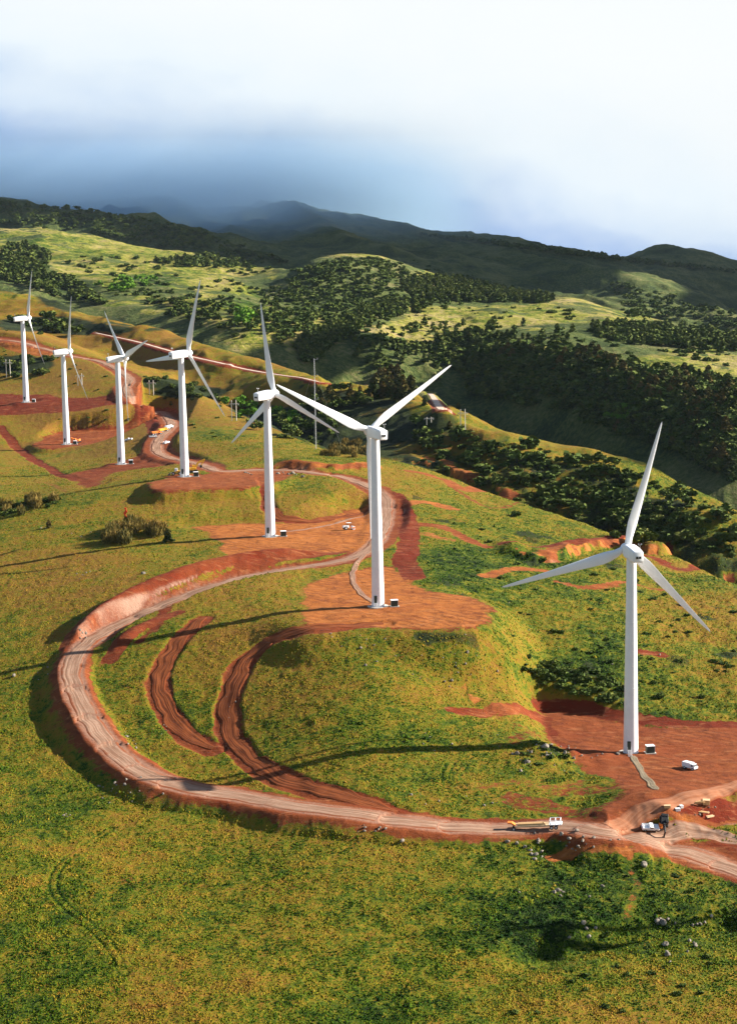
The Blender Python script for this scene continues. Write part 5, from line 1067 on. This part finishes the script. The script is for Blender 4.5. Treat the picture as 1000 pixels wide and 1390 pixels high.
# wavy red banner
h = at(171, 707); r = empty('red_streamer', h); tag(r, 'tall wavy bright red streamer with a teal foot above the reedy thicket', 'streamer')
rr = []
for i in range(22):
    t = i/21; zz_ = .6+5.0*t; wv = .38*math.sin(t*9+.8)*(1-.4*t); wq = (.55+.25*math.sin(t*13))*(1-.45*abs(t-.35)); rr.append([(wv-wq, -.16, zz_), (wv+wq, -.16, zz_), (wv+wq, .16, zz_+.05), (wv-wq, .16, zz_+.05)])
link('cloth', MB().loft(rr).mesh('cloth', M['red'], True), r); link('foot', MB().tube((0, 0, -.1), (0, 0, .7), .35, .2).mesh('foot', M['teal']), r)

# ------------------------------------------------------------------ unseen clouds added and shaped to shade the valley and the mountain
mc, nt, b = newmat('shade_cloud_white'); b.inputs['Base Color'].default_value = (.86, .87, .9, 1); b.inputs['Roughness'].default_value = 1; b.inputs['Specular IOR Level'].default_value = 0
def shade_cloud(poly, zbase, zslope, gap_seed, lab_step=60, thr=-1, nsc=500):
    """unseen deck added so that its shadow covers the given ground outline: shifted up along the sun direction"""
    P = np.array(poly, float); gx = np.arange(P[:,0].min()-200, P[:,0].max()+200, lab_step); gy = np.arange(P[:,1].min()-200, P[:,1].max()+200, lab_step); X, Y = np.meshgrid(gx, gy)
    d = poly_sd(X, Y, P)+fbm(X, Y, nsc*.5, 4, gap_seed)*(120 if nsc > 400 else 40); hole = fbm(X, Y, nsc, 3, gap_seed+5); d = np.maximum(d, (hole-thr)*400 if thr > -1 else d)
    t = np.sqrt(np.clip(-d, 0, 260)/260)*(80 if nsc > 400 else 26); zc = zbase+zslope*np.maximum(Y-1000, 0); gnd = 60.0; k = (zc-gnd)/math.tan(SEL); XX = X+k*math.sin(SAZ); YY = Y+k*math.cos(SAZ)
    nz_ = fbm(X, Y, 120, 3, gap_seed+9)*30*np.minimum(t/30, 1); n0, n1 = X.shape; I = np.arange(n0*n1).reshape(n0, n1); ok = (d < 0); q = ok[:-1, :-1] & ok[:-1, 1:] & ok[1:, 1:] & ok[1:, :-1]
    Vt = np.stack([XX, YY, zc+t*1.6+nz_], -1).reshape(-1, 3); Vb = np.stack([XX, YY, zc-t*.5+nz_*.4-1], -1).reshape(-1, 3); Q = np.stack([I[:-1, :-1], I[:-1, 1:], I[1:, 1:], I[1:, :-1]], -1)[q]
    Fc = np.vstack([Q, Q[:, ::-1]+n0*n1]); V = np.vstack([Vt, Vb]); u, inv = np.unique(Fc, return_inverse=True)
    return tag(link('shade_cloud', np_mesh('shade_cloud', V[u], inv.reshape(-1, 4), mc, True)), kind='structure')
def wpt(px, Y): s, _ = sk(px, 400); return (s*Y, Y)
def edge_y(row, px): s, _ = sk(px, 400); return float(pchip1(row[0], row[1], np.array([s]))[0])
lo = [wpt(px, edge_y(B_crest, px)+d_) for px, d_ in ((390,120),(440,110),(500,130),(560,150),(640,130),(720,110),(800,100),(900,100),(1000,100),(1150,110))]
hi = [wpt(px, edge_y(D_edge, px)-d_) for px, d_ in ((1150,260),(1000,270),(900,290),(800,310),(700,310),(620,270),(560,90),(500,20),(440,20),(390,50))]
shade_cloud(lo+hi, 520, 0, 11, 25, nsc=300)
lo = [wpt(px, edge_y(E_crest, px)+d_) for px, d_ in ((-700,350),(0,330),(150,250),(300,200),(400,160),(500,150),(600,160),(700,200),(780,300),(820,1300),(960,1500),(1010,700),(1400,500))]
shade_cloud(lo+[(3200, 4200), (3200, 7400), (900, 7400), (700, 4850), (-600, 4620), (-3600, 4550)], 760, .10, 12, 80, nsc=700)
# mist wrapping the summit ridge
mist, nt, b = newmat('mist'); nt.nodes.remove(b); T = NT(nt); pv = T.n('ShaderNodeVolumePrincipled'); T.l(pv.outputs[0], nt.nodes['Material Output'].inputs['Volume']); pv.inputs['Color'].default_value = (.56, .78, 1.0, 1); pv.inputs['Anisotropy'].default_value = .2
geo = T.n('ShaderNodeNewGeometry'); sp = T.n('ShaderNodeSeparateXYZ'); T.l(geo.outputs['Position'], sp.inputs[0]); n_ = T.noise(geo.outputs['Position'], .0022, 4, .55, .2)
base = T.math('SUBTRACT', sp.outputs[2], T.math('MULTIPLY', T.math('SUBTRACT', n_, .5), 200)); base = T.math('SUBTRACT', base, T.math('MULTIPLY', T.ramp(sp.outputs[0], -350, 700), -60))
dens = T.math('MULTIPLY', T.math('MULTIPLY', T.ramp(sp.outputs[0], -350, 420, 1, 0), T.ramp(base, 120, 275)), T.ramp(sp.outputs[2], 215, 530, 1, 0)); T.l(T.math('MULTIPLY', dens, .0042), pv.inputs['Density'])
b_ = MB().box((-500, 5200, 330), (3800, 2100, 400)); o = link('mist', b_.mesh('mist', mist)); tag(o, 'pale blue mist wrapping the summit of the dark mountain', 'mist', kind='stuff')
hz, nt, b = newmat('haze'); nt.nodes.remove(b); T = NT(nt); pv = T.n('ShaderNodeVolumePrincipled'); T.l(pv.outputs[0], nt.nodes['Material Output'].inputs['Volume']); pv.inputs['Color'].default_value = (.62, .78, 1, 1); pv.inputs['Density'].default_value = HAZE
if HAZE > 0:
    o = link('haze', MB().box((0, 5000-300, (-640+455)/2), (12600, 11200, 640+455)).mesh('haze', hz)); tag(o, 'thin pale air between the slopes', 'haze', kind='stuff')
scene.cycles.volume_step_rate = 4; scene.cycles.volume_max_steps = 64
print('done', round(time.time()-T00, 1))
